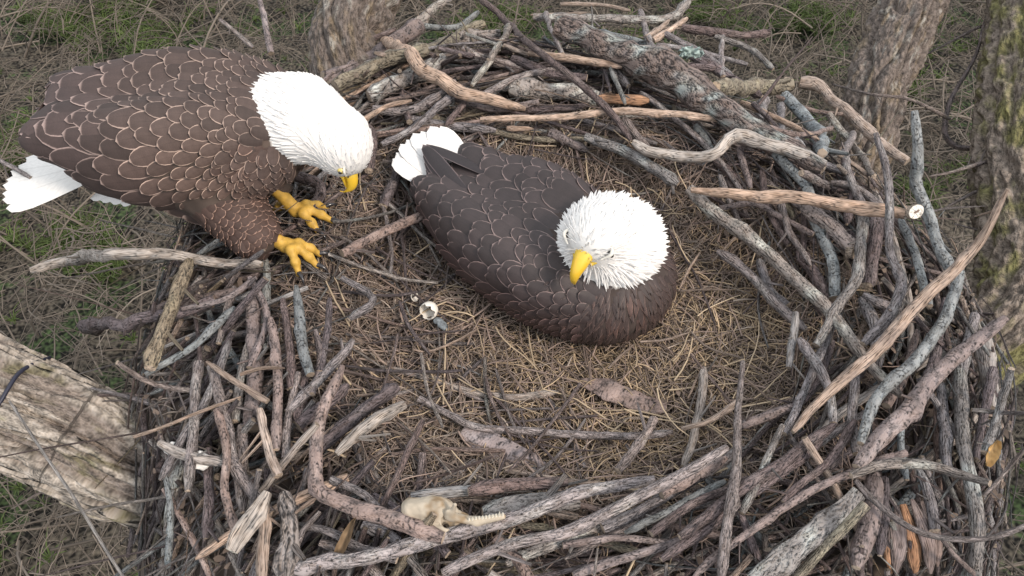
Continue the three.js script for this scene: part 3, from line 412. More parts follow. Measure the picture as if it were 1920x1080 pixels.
const LOOSE = [
  ["p",[-0.4608,-0.25,-1.333,-0.271,0.139,-0.6943,-0.2456,0.139,-0.6468,-0.1777,0.139,-0.5915,-0.1291,0.1373,-0.5445,-0.063,0.1292,-0.5241,0.0349,0.1175,-0.5017],[0.0194,0.0146,0.0144,0.0156,0.0196,0.0189,0.0098],["peeled_stick","crooked peeled pale stick lying on the far rim above the white tail","stick"]],
  ["d",[-0.1336,-0.25,-1.6192,-0.0199,-0.25,-1.4564,0.0585,0.157,-0.7126,0.195,0.1549,-0.5419,0.2722,0.1318,-0.4359,0.3018,0.1155,-0.3816],[0.0123,0.0123,0.0094,0.0092,0.0093,0.0094],["long_stick","long thin straight brown stick slanting across the far rim","stick"]],
  ["p",[0.0442,0.139,-0.7137,0.1463,0.139,-0.6895,0.2213,0.139,-0.6728,0.3074,0.139,-0.6586],[0.0066,0.0102,0.0109,0.0087],["peeled_stick_001","short pale stick with a sawn knuckle, beneath the long slanting brown stick","stick"]],
  ["o",[0.2263,0.103,-0.5702,0.2932,0.103,-0.5657,0.3667,0.103,-0.5568],[0.0143,0.0172,0.0143],["split_wood","orange split wood chunk lying in the far rim","wood"]],
  ["p",[-0.0831,0.1118,-0.4681,0.0557,0.1073,-0.4777,0.1804,0.1172,-0.4807,0.303,0.1329,-0.4765,0.4103,0.139,-0.4607,0.5256,0.139,-0.4377],[0.0076,0.0085,0.0093,0.0095,0.0092,0.0088],["straight_stick","long nearly straight pale stick lying across the back edge of the cup","stick"]],
  ["m",[0.1195,0.157,-0.7871,0.2356,0.157,-0.7371,0.3314,0.157,-0.6599,0.4171,0.157,-0.595,0.4845,0.157,-0.5238,0.552,0.157,-0.4327,0.6299,0.157,-0.3503,0.7393,0.157,-0.2334],[0.0254,0.0368,0.0432,0.041,0.0374,0.031,0.0223,0.0164],["lichen_log","thick knobbly log crusted with pale lichen on the far right rim","log"]],
  ["y",[0.5424,0.139,-0.5601,0.8403,-0.25,-1.0693,0.9604,-0.25,-1.0838],[0.0183,0.0247,0.0257],["sawn_log","short stout log with a pale round cut end on the far right rim","log"]],
  ["p",[0.9937,-0.25,-1.1014,1.0484,-0.25,-1.0838,1.0929,-0.25,-0.9703,1.1792,-0.25,-0.7852,1.2421,-0.25,-0.7009],[0.0221,0.0183,0.0196,0.0171,0.0151],["broken_branch","bent branch with orange broken bark in front of the leaning limb","branch"]],
  ["W",[0.307,0.1164,-0.3806,0.3594,0.1138,-0.3401,0.4453,0.1273,-0.306,0.4943,0.1411,-0.3025,0.5459,0.157,-0.3503,0.5906,0.157,-0.3366,0.6699,0.157,-0.2926,0.7449,0.157,-0.2461],[0.0094,0.0133,0.0144,0.0143,0.0157,0.0157,0.0155,0.014],["wavy_branch","smooth wavy grey driftwood branch below the lichen log","branch"]],
  ["l",[0.1916,0.0827,-0.4394,0.2481,0.0796,-0.41,0.3258,0.0735,-0.3526,0.4141,0.0685,-0.2732],[0.0125,0.0133,0.014,0.0146],["lichen_branch","blue grey lichened branch lying behind the sitting eagle","branch"]],
  ["l",[0.4316,0.0958,-0.2327,0.4816,0.0893,-0.1554,0.5248,0.092,-0.1018,0.5956,0.1043,0.0089,0.6444,0.1247,0.129,0.6723,0.1433,0.2165,0.7033,0.157,0.3195,0.7384,0.157,0.3812],[0.0143,0.0165,0.0162,0.0143,0.0136,0.0119,0.0103,0.0101],["diagonal_branch","long straight grey branch running diagonally down the right of the cup","branch"]],
  ["P",[0.4265,0.1207,-0.2005,0.522,0.1426,-0.1646,0.6284,0.1746,-0.1227,0.7113,0.1918,-0.0893,0.8104,0.213,-0.0496,0.8435,0.228,-0.0258],[0.0076,0.0124,0.0145,0.0142,0.0139,0.0114],["barkless_branch","barkless splintered branch ending in a white oval cut","branch"]],
  ["g",[0.6788,0.1372,-0.1474,0.7213,0.1378,-0.0602,0.7557,0.139,0.0073],[0.0149,0.0162,0.0176],["stub","short thick grey stub with a pale cut end, below the barkless branch","stick"]],
  ["l",[0.7907,0.157,-0.0881,0.7578,0.157,0.0197,0.732,0.1536,0.0942,0.6783,0.1399,0.1544,0.657,0.1353,0.1921,0.6154,0.1276,0.2477],[0.012,0.0116,0.0124,0.0111,0.0099,0.0086],["elbow_branch","grey green elbow shaped branch standing right of the cup","branch"]],
  ["g",[0.7886,0.313,-0.1822,0.8096,0.273,-0.1078,0.8045,0.233,-0.0195,0.7934,0.193,0.0655,0.7998,0.193,0.1258,0.7684,0.193,0.1941,0.7219,0.1922,0.2457,0.6794,0.1884,0.2835],[0.0052,0.0081,0.0091,0.0084,0.0088,0.0107,0.0105,0.0093],["upright_branch","thin upright grey branch crossing in front of the barkless branch","branch"]],
  ["t",[0.8666,0.353,-0.2084,0.8773,0.293,-0.1363,0.8924,0.223,-0.1097,0.9123,0.193,-0.0382,0.9049,0.193,0.0537,0.9145,0.193,0.1173],[0.0092,0.0115,0.0118,0.0128,0.0113,0.0121],["bluish_branch","blue grey branch standing up beside the white cut end","branch"]],
  ["P",[0.9261,0.411,0.0873,0.9127,0.331,0.1181,0.8777,0.271,0.1481,0.8013,0.231,0.2095,0.7108,0.2109,0.2962,0.6355,0.2067,0.3555,0.5735,0.2043,0.4088,0.4954,0.2077,0.4861],[0.005,0.0092,0.0115,0.0125,0.0122,0.0109,0.0087,0.0066],["tan_branch","long bare tan branch slanting up to the mossy trunk on the right","branch"]],
  ["t",[0.9284,0.193,0.1088,0.8685,0.193,0.2074,0.8013,0.193,0.2841,0.7299,0.193,0.3564,0.6658,0.193,0.4134,0.6151,0.193,0.4993],[0.0099,0.0117,0.0113,0.012,0.0107,0.0085],["smooth_branch","smooth blue grey branch lying just below the long tan branch","branch"]],
  ["r",[0.9309,0.253,0.2666,0.8557,0.193,0.3111,0.8119,0.193,0.3446,0.721,0.193,0.4245,0.6396,0.193,0.4993,0.5957,0.193,0.544],[0.0101,0.0143,0.0151,0.0155,0.0141,0.012],["rough_branch","thick rough pinkish brown branch at the right end of the nest","branch"]],
  ["d",[0.5961,0.1568,0.442,0.4968,0.1566,0.5103,0.4106,0.157,0.5632,0.3473,0.157,0.6098,0.2796,0.157,0.6526],[0.0079,0.0105,0.0112,0.0101,0.0081],["dark_branch","dark smooth branch slanting across the near right rim","branch"]],
  ["l",[0.5966,0.175,0.5838,0.5161,0.175,0.6448,0.4421,0.175,0.7,0.3875,0.175,0.7366],[0.0137,0.0187,0.0191,0.0162],["bark_strip","wide pale bark strip lying at the bottom right","bark"]],
  ["l",[0.5823,0.193,0.5597,0.6398,0.193,0.538,0.6959,0.193,0.536,0.7549,0.193,0.5529,0.7888,0.233,0.5932],[0.0082,0.009,0.0088,0.0078,0.0062],["arched_branch","speckled grey branch arching to the right at the lower right","branch"]],
  ["g",[-0.3624,0.157,0.7078,-0.2297,0.157,0.6832,-0.1428,0.157,0.6608,-0.0541,0.157,0.6379,0.0365,0.1567,0.6115,0.1138,0.1494,0.5737,0.253,0.1426,0.5387],[0.0105,0.0124,0.0134,0.0126,0.0119,0.0112,0.0086],["rim_branch","long rough grey branch passing just under the jawbone","branch"]],
  ["g",[-0.1099,0.193,0.7281,-0.0514,0.193,0.701,0.0173,0.193,0.6767,0.0786,0.193,0.6608,0.1416,0.193,0.6336,0.2089,0.1918,0.5978,0.2766,0.1882,0.5654,0.3816,0.1778,0.4979],[0.0085,0.0094,0.0095,0.0105,0.0097,0.0099,0.0092,0.0076],["curved_branch","long curved grey branch along the near rim, foremost of the nest","branch"]],
  ["R",[-0.3299,0.1544,0.3155,-0.3399,0.1701,0.3866,-0.3479,0.175,0.4475,-0.3463,0.175,0.5089,-0.3338,0.175,0.579,-0.2907,0.175,0.6001,-0.2156,0.175,0.6246,-0.1131,0.175,0.6593],[0.0073,0.01,0.0117,0.0123,0.0128,0.0145,0.0153,0.0133],["hooked_branch","reddish hooked branch curving left of the jawbone","branch"]],
  ["y",[-0.6812,0.175,0.0621,-0.6862,0.175,0.1644,-0.6901,0.175,0.2694,-0.6896,0.175,0.3309],[0.0136,0.0134,0.0132,0.0133],["snapped_branch","straight mossy brown branch below the standing eagle with a snapped end","branch"]],
  ["W",[-1.3433,-0.25,-0.2558,-1.2474,-0.25,-0.2888,-0.78,0.2533,0.1139,-0.7127,0.181,0.0553,-0.6357,0.121,0.0213,-0.5486,0.121,0.0336],[0.0134,0.0165,0.0118,0.0124,0.0118,0.0105],["driftwood_branch","weathered white branch jutting left below the standing eagle","branch"]],
  ["W",[-0.4156,0.193,0.5888,-0.4287,0.193,0.6226,-0.4403,0.193,0.6608,-0.452,0.1911,0.69],[0.0108,0.016,0.0166,0.0112],["split_stick","thick split stick with a white chewed end at the lower left","stick"]],
  ["b",[-0.3971,0.157,0.576,-0.3773,0.157,0.6471,-0.3679,0.157,0.7309],[0.0158,0.0162,0.0164],["bark_log","upright thick furrowed log at the lower left of centre","log"]],
  ["r",[-0.3847,0.105,-0.0186,-0.2897,0.0728,-0.1158,-0.205,0.0584,-0.1882],[0.0108,0.0126,0.0104],["tan_stick","smooth reddish tan stick pointing at the sitting eagle","stick"]],
  ["t",[-0.4572,0.1511,0.1123,-0.4372,0.1504,0.1868,-0.4189,0.1519,0.2563,-0.3896,0.1538,0.3321],[0.0073,0.0109,0.0117,0.0093],["wet_stick","glossy whitish stick standing below the raised foot","stick"]],
  ["W",[-0.3163,0.157,0.5022,-0.2586,0.1446,0.4311,-0.2098,0.1146,0.3755],[0.0086,0.0119,0.0103],["splintered_stick","short splintered grey stick with a pale torn end left of the cup","stick"]],
  ["g",[-1.2406,0.175,-0.2617,-1.1712,0.18,-0.2199,-1.1049,0.185,-0.1757],[0.0044,0.005,0.0055],["thin_twig","thin bare twig poking across the white tail at the left edge","twig"]],
  ["W",[-0.9841,0.104,0.3623,-0.8708,0.0432,0.4888,-0.7279,-0.0657,0.6607],[0.0026,0.0028,0.003],["pale_stem","thin straight whitish stem crossing the pale limb at the lower left","stem"]]
];
const LIMBS = [
  ["T1",[2.2799,-0.0432,-2.2918,2.0352,-0.1823,-1.7077,1.7646,-0.4086,-0.9308,1.595,-0.6112,-0.3466,0.75,-1.1,-0.2],[0.1668,0.1542,0.139,0.1461,0.2022],["limb","furrowed mossy limb at the right edge"]],
  ["T2",[1.925,-0.1734,-2.2875,1.6178,-0.2885,-1.7342,1.3759,-0.3855,-1.2852,1.2102,-0.5357,-0.9305,0.55,-1.0,-0.45],[0.1375,0.1168,0.0994,0.096,0.1618],["limb","leaning grey brown limb behind the far right rim"]],
  ["T3",[-0.4449,-0.0979,-2.2217,-0.5551,-0.2203,-1.6591,-0.6059,-0.306,-1.3057,0,-1.0,-0.5],[0.1446,0.1336,0.1271,0.155],["limb","gnarled dark limb behind the far left rim"]],
  ["T4",[-1.5216,0.0682,0.0832,-1.2031,-0.0589,0.2459,-0.9958,-0.1403,0.3014,-0.7856,-0.2724,0.3568,-0.1,-0.9,0.1],[0.1356,0.1268,0.12,0.1122,0.1348],["limb","pale peeling limb at the lower left edge"]]
];
const TWIGS = [
  ["r",[-0.8377,0.0171,-1.232,-0.7992,-0.0186,-1.1051,-0.7616,-0.0518,-0.9813],[0.0079,0.0099,0.0118]],
  ["g",[-0.9603,-0.0433,-1.1547,-0.9113,-0.0692,-1.1215,-0.8499,-0.1016,-1.0801],[0.0061,0.0074,0.0088]],
  ["r",[1.8701,-0.3121,-1.6227,1.7721,-0.4101,-1.4161,1.6621,-0.4666,-1.2626,1.6379,-0.5413,-1.167,1.6783,-0.5724,-1.1272,1.7396,-0.5046,-1.0515],[0.0052,0.0066,0.0079,0.0093,0.0107,0.0117]],
  ["g",[1.1728,-0.3638,-1.2318,1.2375,-0.2603,-1.0394,1.3467,-0.2692,-1.0279,1.6028,-0.4408,-1.1332],[0.0039,0.0049,0.0061,0.0078]],
  ["g",[1.4231,-0.4306,-0.8214,1.5287,-0.4171,-0.8386,1.6379,-0.397,-0.8644],[0.0036,0.0059,0.0082]],
  ["g",[1.465,-0.5034,-0.7282,1.5833,-0.4642,-0.7784,1.6522,-0.412,-0.7639],[0.0036,0.0055,0.0071]],
  ["g",[1.5105,-0.5314,-0.6923,1.5897,-0.5077,-0.6415,1.6298,-0.463,-0.6175],[0.0027,0.0045,0.0061]],
  ["g",[1.5462,-0.4408,-1.458,1.7134,-0.3893,-1.5239,1.8596,-0.3443,-1.5815,1.8805,-0.2923,-1.4857],[0.0031,0.0045,0.0059,0.0071]]
];
const GY = -12;
{
  const lit = texture(1024, 1024, (u, v) => {
    const a = tn(u, v, 90, 90, 3.3), b = tn(u, v, 40, 40, 7.1), c = tn(u, v, 8, 8, 1.9), g = smooth(.12, .42, tn(u, v, 5, 5, 15.2) + .25 * b);
    const l = clamp(.5 + .9 * a + .5 * b + .25 * c, .05, 1.3);
    return [mix(.115 * l, .06 * l, g), mix(.1 * l, .092 * l, g), mix(.078 * l, .036 * l, g)];
  });
  const lb = texture(512, 512, (u, v) => .5 + .5 * tn(u, v, 60, 60, 3.3) + .3 * tn(u, v, 25, 25, 9), false);
  const n = 90, S = 160, pos = [], uv = [], idx = [];
  for (let j = 0; j <= n; j++) for (let i = 0; i <= n; i++) { const x = (i / n - .5) * S, z = (j / n - .5) * S - 10; pos.push(x, GY + .5 * noise(x * .12, 0, z * .12) + .2 * noise(x * .4, 2, z * .4), z); uv.push(x / 7, z / 7); }
  for (let j = 0; j < n; j++) for (let i = 0; i < n; i++) { const a = j * (n + 1) + i; idx.push(a, a + n + 1, a + 1, a + n + 1, a + n + 2, a + 1); }
  const g = add(scene, 'ground', meshGeo(pos, idx, uv), new THREE.MeshStandardMaterial({ map: lit, bumpMap: lb, bumpScale: .05, roughness: 1 }));
  tag(g, 'leaf littered woodland floor far below the nest', 'ground', null, 'structure');
}
{ // bare shrub twigs over the whole floor, and green tufts between them
  const r = rng(77), make = s => {
    const q = rng(s), parts = [], L = 1.3 + q();
    const arc = (o, d, len, rad, lift) => [0, .33, .66, 1].map(t => V(o.x + d.x * len * t, o.y + d.y * len * t - lift * t * t * len, o.z + d.z * len * t + .15 * len * Math.sin(t * 3 + s)));
    const main = arc(V(0, 0, 0), V(.75, .75, 0), L, .02, .45); parts.push(tubeGeo(main, .017, .008, 4, 8));
    for (let i = 0; i < 7; i++) { const t = .2 + .75 * q(), p = new THREE.CatmullRomCurve3(main).getPoint(t), a = q() * 6.28; const d = V(.5 + .4 * Math.cos(a), .5 * q(), .8 * Math.sin(a)); const tw = arc(p, d, .35 + .7 * q(), .01, .5 * q()); parts.push(tubeGeo(tw, .009, .004, 3, 5)); }
    return mergeGeometries(parts);
  };
  const mats = new THREE.MeshStandardMaterial({ color: 0xffffff, roughness: .9 });
  const N = 6000;
  for (let k = 0; k < 1; k++) {
    const im = new THREE.InstancedMesh(make(k * 11 + 5), mats, N), m = new THREE.Matrix4(), c = new THREE.Color();
    for (let i = 0; i < N; i++) {
      const x = -17 + 36 * r(), z = -24 + 25 * r(), s = .45 + 1.5 * r() * r();
      m.compose(V(x, GY + .1 + 1.6 * r() * r(), z), new THREE.Quaternion().setFromEuler(new THREE.Euler((r() - .5) * 1.2, r() * 6.28, (r() - .5) * 1.4)), V(s, s * (.6 + .8 * r()), s * (r() < .5 ? -1 : 1)));
      im.setMatrixAt(i, m); const b = .55 + .9 * r(); c.setRGB(.145 * b, .122 * b, .1 * b); im.setColorAt(i, c);
    }
    im.name = 'undergrowth'; im.castShadow = im.receiveShadow = true; scene.add(im);
    tag(im, 'tangle of bare brown shrub twigs on the woodland floor', 'undergrowth', null, 'stuff');
  }
  const bl = []; for (let i = 0; i < 9; i++) { const a = i * 2.4, l = .16 + .14 * (i % 4) / 3; bl.push(tubeGeo([V(0, 0, 0), V(Math.cos(a) * l * .35, l * .7, Math.sin(a) * l * .35), V(Math.cos(a) * l, l * .8, Math.sin(a) * l)], t => .014 * (1 - t) + .003, 0, 3, 4)); }
  const M = 7500, gm = new THREE.InstancedMesh(mergeGeometries(bl), new THREE.MeshStandardMaterial({ color: 0xffffff, roughness: .8 }), M), m = new THREE.Matrix4(), c = new THREE.Color();
  let i = 0;
  while (i < M) {
    const x = -17 + 36 * r(), z = -24 + 25 * r();
    const strip = Math.exp(-Math.pow((x + 10.9 - (z + 19.3) * .38) / .6, 2)) * (z < -16.5 ? 1.3 : 0);
    if (noise(x * .45, 4, z * .45) + .9 * strip < .18 + .25 * r()) { if (r() > .02) continue; }
    const s = .7 + .9 * r(); m.compose(V(x, GY + .25 * noise(x * .12, 0, z * .12) + .2, z), new THREE.Quaternion().setFromEuler(new THREE.Euler(0, r() * 6.28, 0)), V(s, s, s));
    gm.setMatrixAt(i, m); const b = .6 + .8 * r(); c.setRGB(.085 * b, .125 * b, .035 * b); gm.setColorAt(i, c); i++;
  }
  gm.name = 'grass'; gm.castShadow = gm.receiveShadow = true; scene.add(gm);
  tag(gm, 'green grass tufts in patches on the woodland floor', 'grass', null, 'stuff');
}
{ // the tree that carries the nest: trunk, four limbs, small branches
  const map = texture(512, 512, (u, v) => { const a = tn(u, v, 40, 16, 4.2), b = tn(u, v, 90, 60, 1.1), c = tn(u, v, 9, 7, 6); const l = .78 + .5 * a + .35 * b + .2 * c; return [l, l * .98, l * .95]; });
  const bump = texture(512, 512, (u, v) => .5 + .6 * tn(u, v, 40, 16, 4.2) + .3 * tn(u, v, 90, 60, 1.1), false);
  const bark = new THREE.MeshStandardMaterial({ vertexColors: true, map, bumpMap: bump, bumpScale: .004, roughness: .93 });
  const limbGeo = (P, R, style, seed, nu, nv) => {
    const n = R.length, pts = []; for (let i = 0; i < n; i++) pts.push(V(P[i * 3], P[i * 3 + 1], P[i * 3 + 2]));
    const cv = new THREE.CatmullRomCurve3(pts), len = cv.getLength(), pos = [], uv = [], col = [], idx = []; let N = V(0, 0, 1);
    for (let i = 0; i <= nv; i++) {
      const t = i / nv, p = cv.getPointAt(t), T = cv.getTangentAt(t); N = N.clone().addScaledVector(T, -N.dot(T)).normalize(); const B = T.clone().cross(N);
      const u = cv.getUtoTmapping(t), f = u * (n - 1), a = Math.min(n - 2, Math.floor(f)), r = mix(R[a], R[a + 1], f - a), s = t * len;
      for (let j = 0; j <= nu; j++) {
        const q = (j % nu) / nu * 6.2832, cx = Math.cos(q), sx = Math.sin(q); let h, c;
        const e = .8 + .9 * fbm(cx * 9, sx * 9, s * 60 + seed, 3);
        if (style === 'furrow') {
          const w = 1.1 * noise(cx * 1.5 + seed, sx * 1.5, s * 5), ang = q * 11 + w * 3.2;
          const ridge = Math.pow(Math.abs(Math.sin(ang * .5 + .9 * noise(cx * 2, sx * 2 + seed, s * 9))), .5), br = smooth(-.45, .1, noise(cx * 5 + seed, sx * 5, s * 20)), pl = fbm(cx * 6, sx * 6 + seed, s * 30, 3);
          h = .034 * ridge * (.4 + .6 * br) + .011 * pl + .012 * noise(cx, sx + seed, s * 3) - .012;
          const moss = smooth(-.1, .25, fbm(cx * 2.5 + 9, sx * 2.5 + seed, s * 8, 5) + .12 * fbm(cx * 20, sx * 20, s * 90, 2));
          c = [mix(.27, .215, moss) * e, mix(.225, .205, moss) * e, mix(.19, .085, moss) * e];
        } else if (style === 'gnarl') {
          const w = noise(cx * 1.2 + seed, sx * 1.2, s * 4), ridge = Math.pow(Math.abs(Math.sin(q * 5 + w * 4 + s * 2)), .5), pl = fbm(cx * 7, sx * 7 + seed, s * 34, 4);
          h = .03 * ridge + .018 * pl + .025 * noise(cx * 1.1 + seed, sx * 1.1, s * 3) - .012;
          const li = .6 * smooth(.12, .34, fbm(cx * 5 + 4, sx * 5, s * 14 + seed, 4)), o = smooth(.0, .3, fbm(cx * 3 + 7, sx * 3, s * 9, 3));
          c = [mix(mix(.20, .235, o) * e, .38, li), mix(mix(.165, .185, o) * e, .37, li), mix(mix(.145, .13, o) * e, .34, li)];
        } else { // peeling pale bark, cracked along the limb
          const w = fbm(cx * 2 + seed, sx * 2, s * 3, 2), crack = smooth(.10, .0, Math.abs(noise(cx * 4.2 + w * .9, sx * 4.2 + seed, s * 2.2))), pl = fbm(cx * 5, sx * 5 + seed, s * 8, 4), plate = smooth(-.06, .06, fbm(cx * 3.2 + 3, sx * 3.2, s * 3.4 + seed, 4));
          h = .016 * plate - .03 * crack + .018 * pl + .02 * noise(cx + seed, sx, s * 2.5);
          c = [mix(.30, .50, plate) * e, mix(.255, .45, plate) * e, mix(.225, .395, plate) * e];
          const moss = .8 * smooth(.12, .36, fbm(cx * 4 + 1, sx * 4 + 7, s * 12, 4)); c = [mix(c[0], .16, moss), mix(c[1], .15, moss), mix(c[2], .075, moss)];
        }
        const rr = r + h - .008, w3 = p.clone().addScaledVector(N, cx * rr).addScaledVector(B, sx * rr);
        pos.push(w3.x, w3.y, w3.z); uv.push(j / nu * Math.max(1, Math.round(r * 6.28 / .3)), s / .3); col.push(...c.map(v => clamp(v, .02, .8)));
      }
    }
    for (let i = 0; i < nv; i++) for (let j = 0; j < nu; j++) { const a = i * (nu + 1) + j, b = a + nu + 1; idx.push(a, b, a + 1, b, b + 1, a + 1); }
    return meshGeo(pos, idx, uv, col);
  };
  const tree = base('nest_tree', V(.3, GY, -.25)); tag(tree, 'large bare tree whose forked limbs hold up the nest', 'tree');
  const put = (name, g, m, label) => { g.translate(-.3, -GY, .25); return add(tree, name, g, m, label); };
  put('trunk', limbGeo([.3, -12.2, -.25, .36, -6, -.3, .34, -2, -.25, .34, -.85, -.2], [.55, .4, .38, .3], 'furrow', 3, 96, 160), bark);
  const styles = ['furrow', 'gnarl', 'gnarl', 'peel'];
  LIMBS.forEach(([, P, R, [name, label]], i) => put(name, limbGeo(P, R, styles[i], 5 + i * 4, i === 0 ? 260 : 180, i === 0 ? 420 : 300), bark, label));
  TWIGS.forEach(([k, P, R], i) => put('branch', branchGeo(k, P, R, 900 + i, { sides: 6, shoots: 2 }), wood[KIND[k][0]]));
}

// ---------- the nest ----------
const NEST = V(.14, -.9, .03);
const nest = base('nest', NEST);
tag(nest, 'huge eagle nest of woven sticks with a cup of dry grass', 'nest');
const inNest = g => g.translate(-NEST.x, -NEST.y, -NEST.z);
function bedR(x, z) { const dx = x - .14, dz = z - .03, a = Math.atan2(dz, dx); return Math.hypot(dx, dz) / (1 + .05 * Math.sin(2 * a + .6) + .03 * Math.sin(3 * a + 1) - .05 * Math.cos(a)); }
{ // bed of packed soil and litter
  const pos = [], uv = [], idx = [], col = [], nr = 110, na = 260;
  for (let i = 0; i <= nr; i++) for (let j = 0; j <= na; j++) {
    const r = i / nr * 1.22, a = (j % na) / na * 6.2832, x = .14 + r * Math.cos(a), z = .03 + r * Math.sin(a);
    const y = bedHeight(x, z) - .018 - .03 * smooth(.5, .75, r) + .02 * fbm(x * 9, 3, z * 9, 4) + .006 * noise(x * 90, 1, z * 90);
    pos.push(x, y, z); uv.push(x * 4, z * 4); const e = .75 + .8 * fbm(x * 40, 5, z * 40, 3); col.push(.115 * e, .09 * e, .074 * e);
  }
  for (let i = 0; i < nr; i++) for (let j = 0; j < na; j++) { const a = i * (na + 1) + j, b = a + na + 1; idx.push(a, a + 1, b, b, a + 1, b + 1); }
  add(nest, 'bed', inNest(meshGeo(pos, idx, uv, col)), new THREE.MeshStandardMaterial({ vertexColors: true, roughness: 1 }));
}
let seedNo = 1;
// traced sticks woven into the rim
for (const [k, P, R] of WOVEN) { seedNo++; add(nest, 'stick', inNest(branchGeo(k, P, R, seedNo, { shoots: seedNo % 3 === 0 ? 2 : seedNo % 3 - 1 })), wood[KIND[k][0]]); }
// more sticks, woven at random along the rim
function wild(r, rad0, rad1, len0, len1, lift) {
  for (;;) {
    const a = r() * 6.2832, q = .44 + .68 * Math.pow(r(), .8), x = .14 + q * Math.cos(a), z = .03 + q * Math.sin(a), R = bedR(x, z);
    if (R > 1.1 || R < .5) continue;
    const L = mix(len0, len1, r()) * .5, rad = mix(rad0, rad1, Math.pow(r(), 1.6));
    const radial = a > 1.9 && a < 3.4 ? .75 : R > .9 ? .45 : .12;   // the near left side hangs outwards
    const dir = a + (r() < radial ? (r() - .5) * .9 : Math.PI / 2 + (r() - .5) * 1.15), cx = Math.cos(dir), cz = Math.sin(dir), P = [], Rr = [], bow = (r() - .5) * .12 * L * 2, l = lift(r);
    const pt = [-1, -.35, .35, 1].map(t => [x + cx * L * t - cz * bow * (1 - t * t), z + cz * L * t + cx * bow * (1 - t * t)]);
    if (pt.some(p => bedR(p[0], p[1]) < .47 || bedR(p[0], p[1]) > 1.2)) continue;
    const y0 = bedHeight(...pt[0]), y1 = bedHeight(...pt[3]); let up = 0;
    pt.forEach((p, i) => { up = Math.max(up, bedHeight(...p) - mix(y0, y1, i / 3)); });
    pt.forEach((p, i) => { P.push(p[0], mix(mix(y0, y1, i / 3) + up * .7, bedHeight(...p), .35) + l, p[1]); Rr.push(rad * mix(1, .7, i / 3)); });
    return [P, Rr];
  }
}
{
  const r = rng(4242), kinds = 'ggdddlrtwbygrp';
  for (let i = 0; i < 300 - WOVEN.length; i++) { const k = kinds[Math.floor(r() * kinds.length)], [P, R] = wild(r, .0045, .0115, .18, .62, q => .004 + .035 * q()); seedNo++; add(nest, 'stick', inNest(branchGeo(k, P, R, seedNo, { sides: 8, shoots: Math.floor(r() * 2), cap: .7 })), wood[KIND[k][0]]); }
  const rest = [], all = 'gggddddlrrtwbyp';
  for (let i = 0; i < 1900; i++) { const k = all[Math.floor(r() * all.length)], [P, R] = wild(r, .0022, .009, .1, .5, q => -.045 + .05 * q()); seedNo++; rest.push(branchGeo(k, P, R, seedNo, { sides: 6, seg: 7, cap: .45 })); }
  for (let i = 0; i < 520; i++) { const k = 'ggdrrlpwt'[Math.floor(r() * 9)], [P, R] = wild(r, .0013, .0032, .08, .34, q => .01 + .05 * q()); seedNo++; rest.push(branchGeo(k, P, R, seedNo, { sides: 4, seg: 8, bend: 2.5 })); }
  for (let i = 0; i < 130; i++) { // thin twigs lying in the left and near parts of the cup
    const a = i < 90 ? 1.6 + 2.9 * r() : r() * 6.2832, q = .3 + .26 * r(), d = r() * 3.1416, L = .05 + .1 * r() * r() + .03, x = .14 + q * Math.cos(a), z = .03 + q * Math.sin(a), bow = (r() - .5) * .25 * L, P = [], R = [], rad = .0018 + .004 * r() * r();
    for (const t of [-1, -.3, .35, 1]) { const px = x + Math.cos(d) * L * t - Math.sin(d) * bow * t * t, pz = z + Math.sin(d) * L * t + Math.cos(d) * bow * t * t; P.push(px, bedHeight(px, pz) + .012 + .012 * (i % 3), pz); R.push(rad * (1 - .15 * t)); }
    seedNo++; rest.push(branchGeo('gddrrgwl'[Math.floor(r() * 8)], P, R, seedNo, { sides: 6, seg: 8, bend: 1.4, cap: .5 }));
  }
  for (let i = 0; i < 110; i++) { // ends that stick out of the side
    const a = r() < .6 ? 1.7 + 1.9 * r() : r() * 6.2832, q = .8 + .15 * r(), d = a + (r() - .5) * 1.3, L = .16 + .3 * r(), x = .14 + q * Math.cos(a), z = .03 + q * Math.sin(a), y = .02 - .3 * r() * r(), t = (r() - .65) * .7, P = [], rad = .002 + .007 * r() * r(), R = [];
    for (let k = 0; k < 4; k++) { const e = k / 3 * L; P.push(x + Math.cos(d) * e, y + t * e - .15 * e * e, z + Math.sin(d) * e); R.push(rad * (1 - .2 * k)); }
    seedNo++; rest.push(branchGeo('gdrlwygt'[Math.floor(r() * 8)], P, R, seedNo, { sides: 6, seg: 8, bend: 1.2, cap: .45 }));
  }
  const m = add(nest, 'small_sticks', inNest(mergeGeometries(rest)), wood.rough, 'small sticks and twigs packed between the large ones'); m.userData.kind = 'stuff';
}
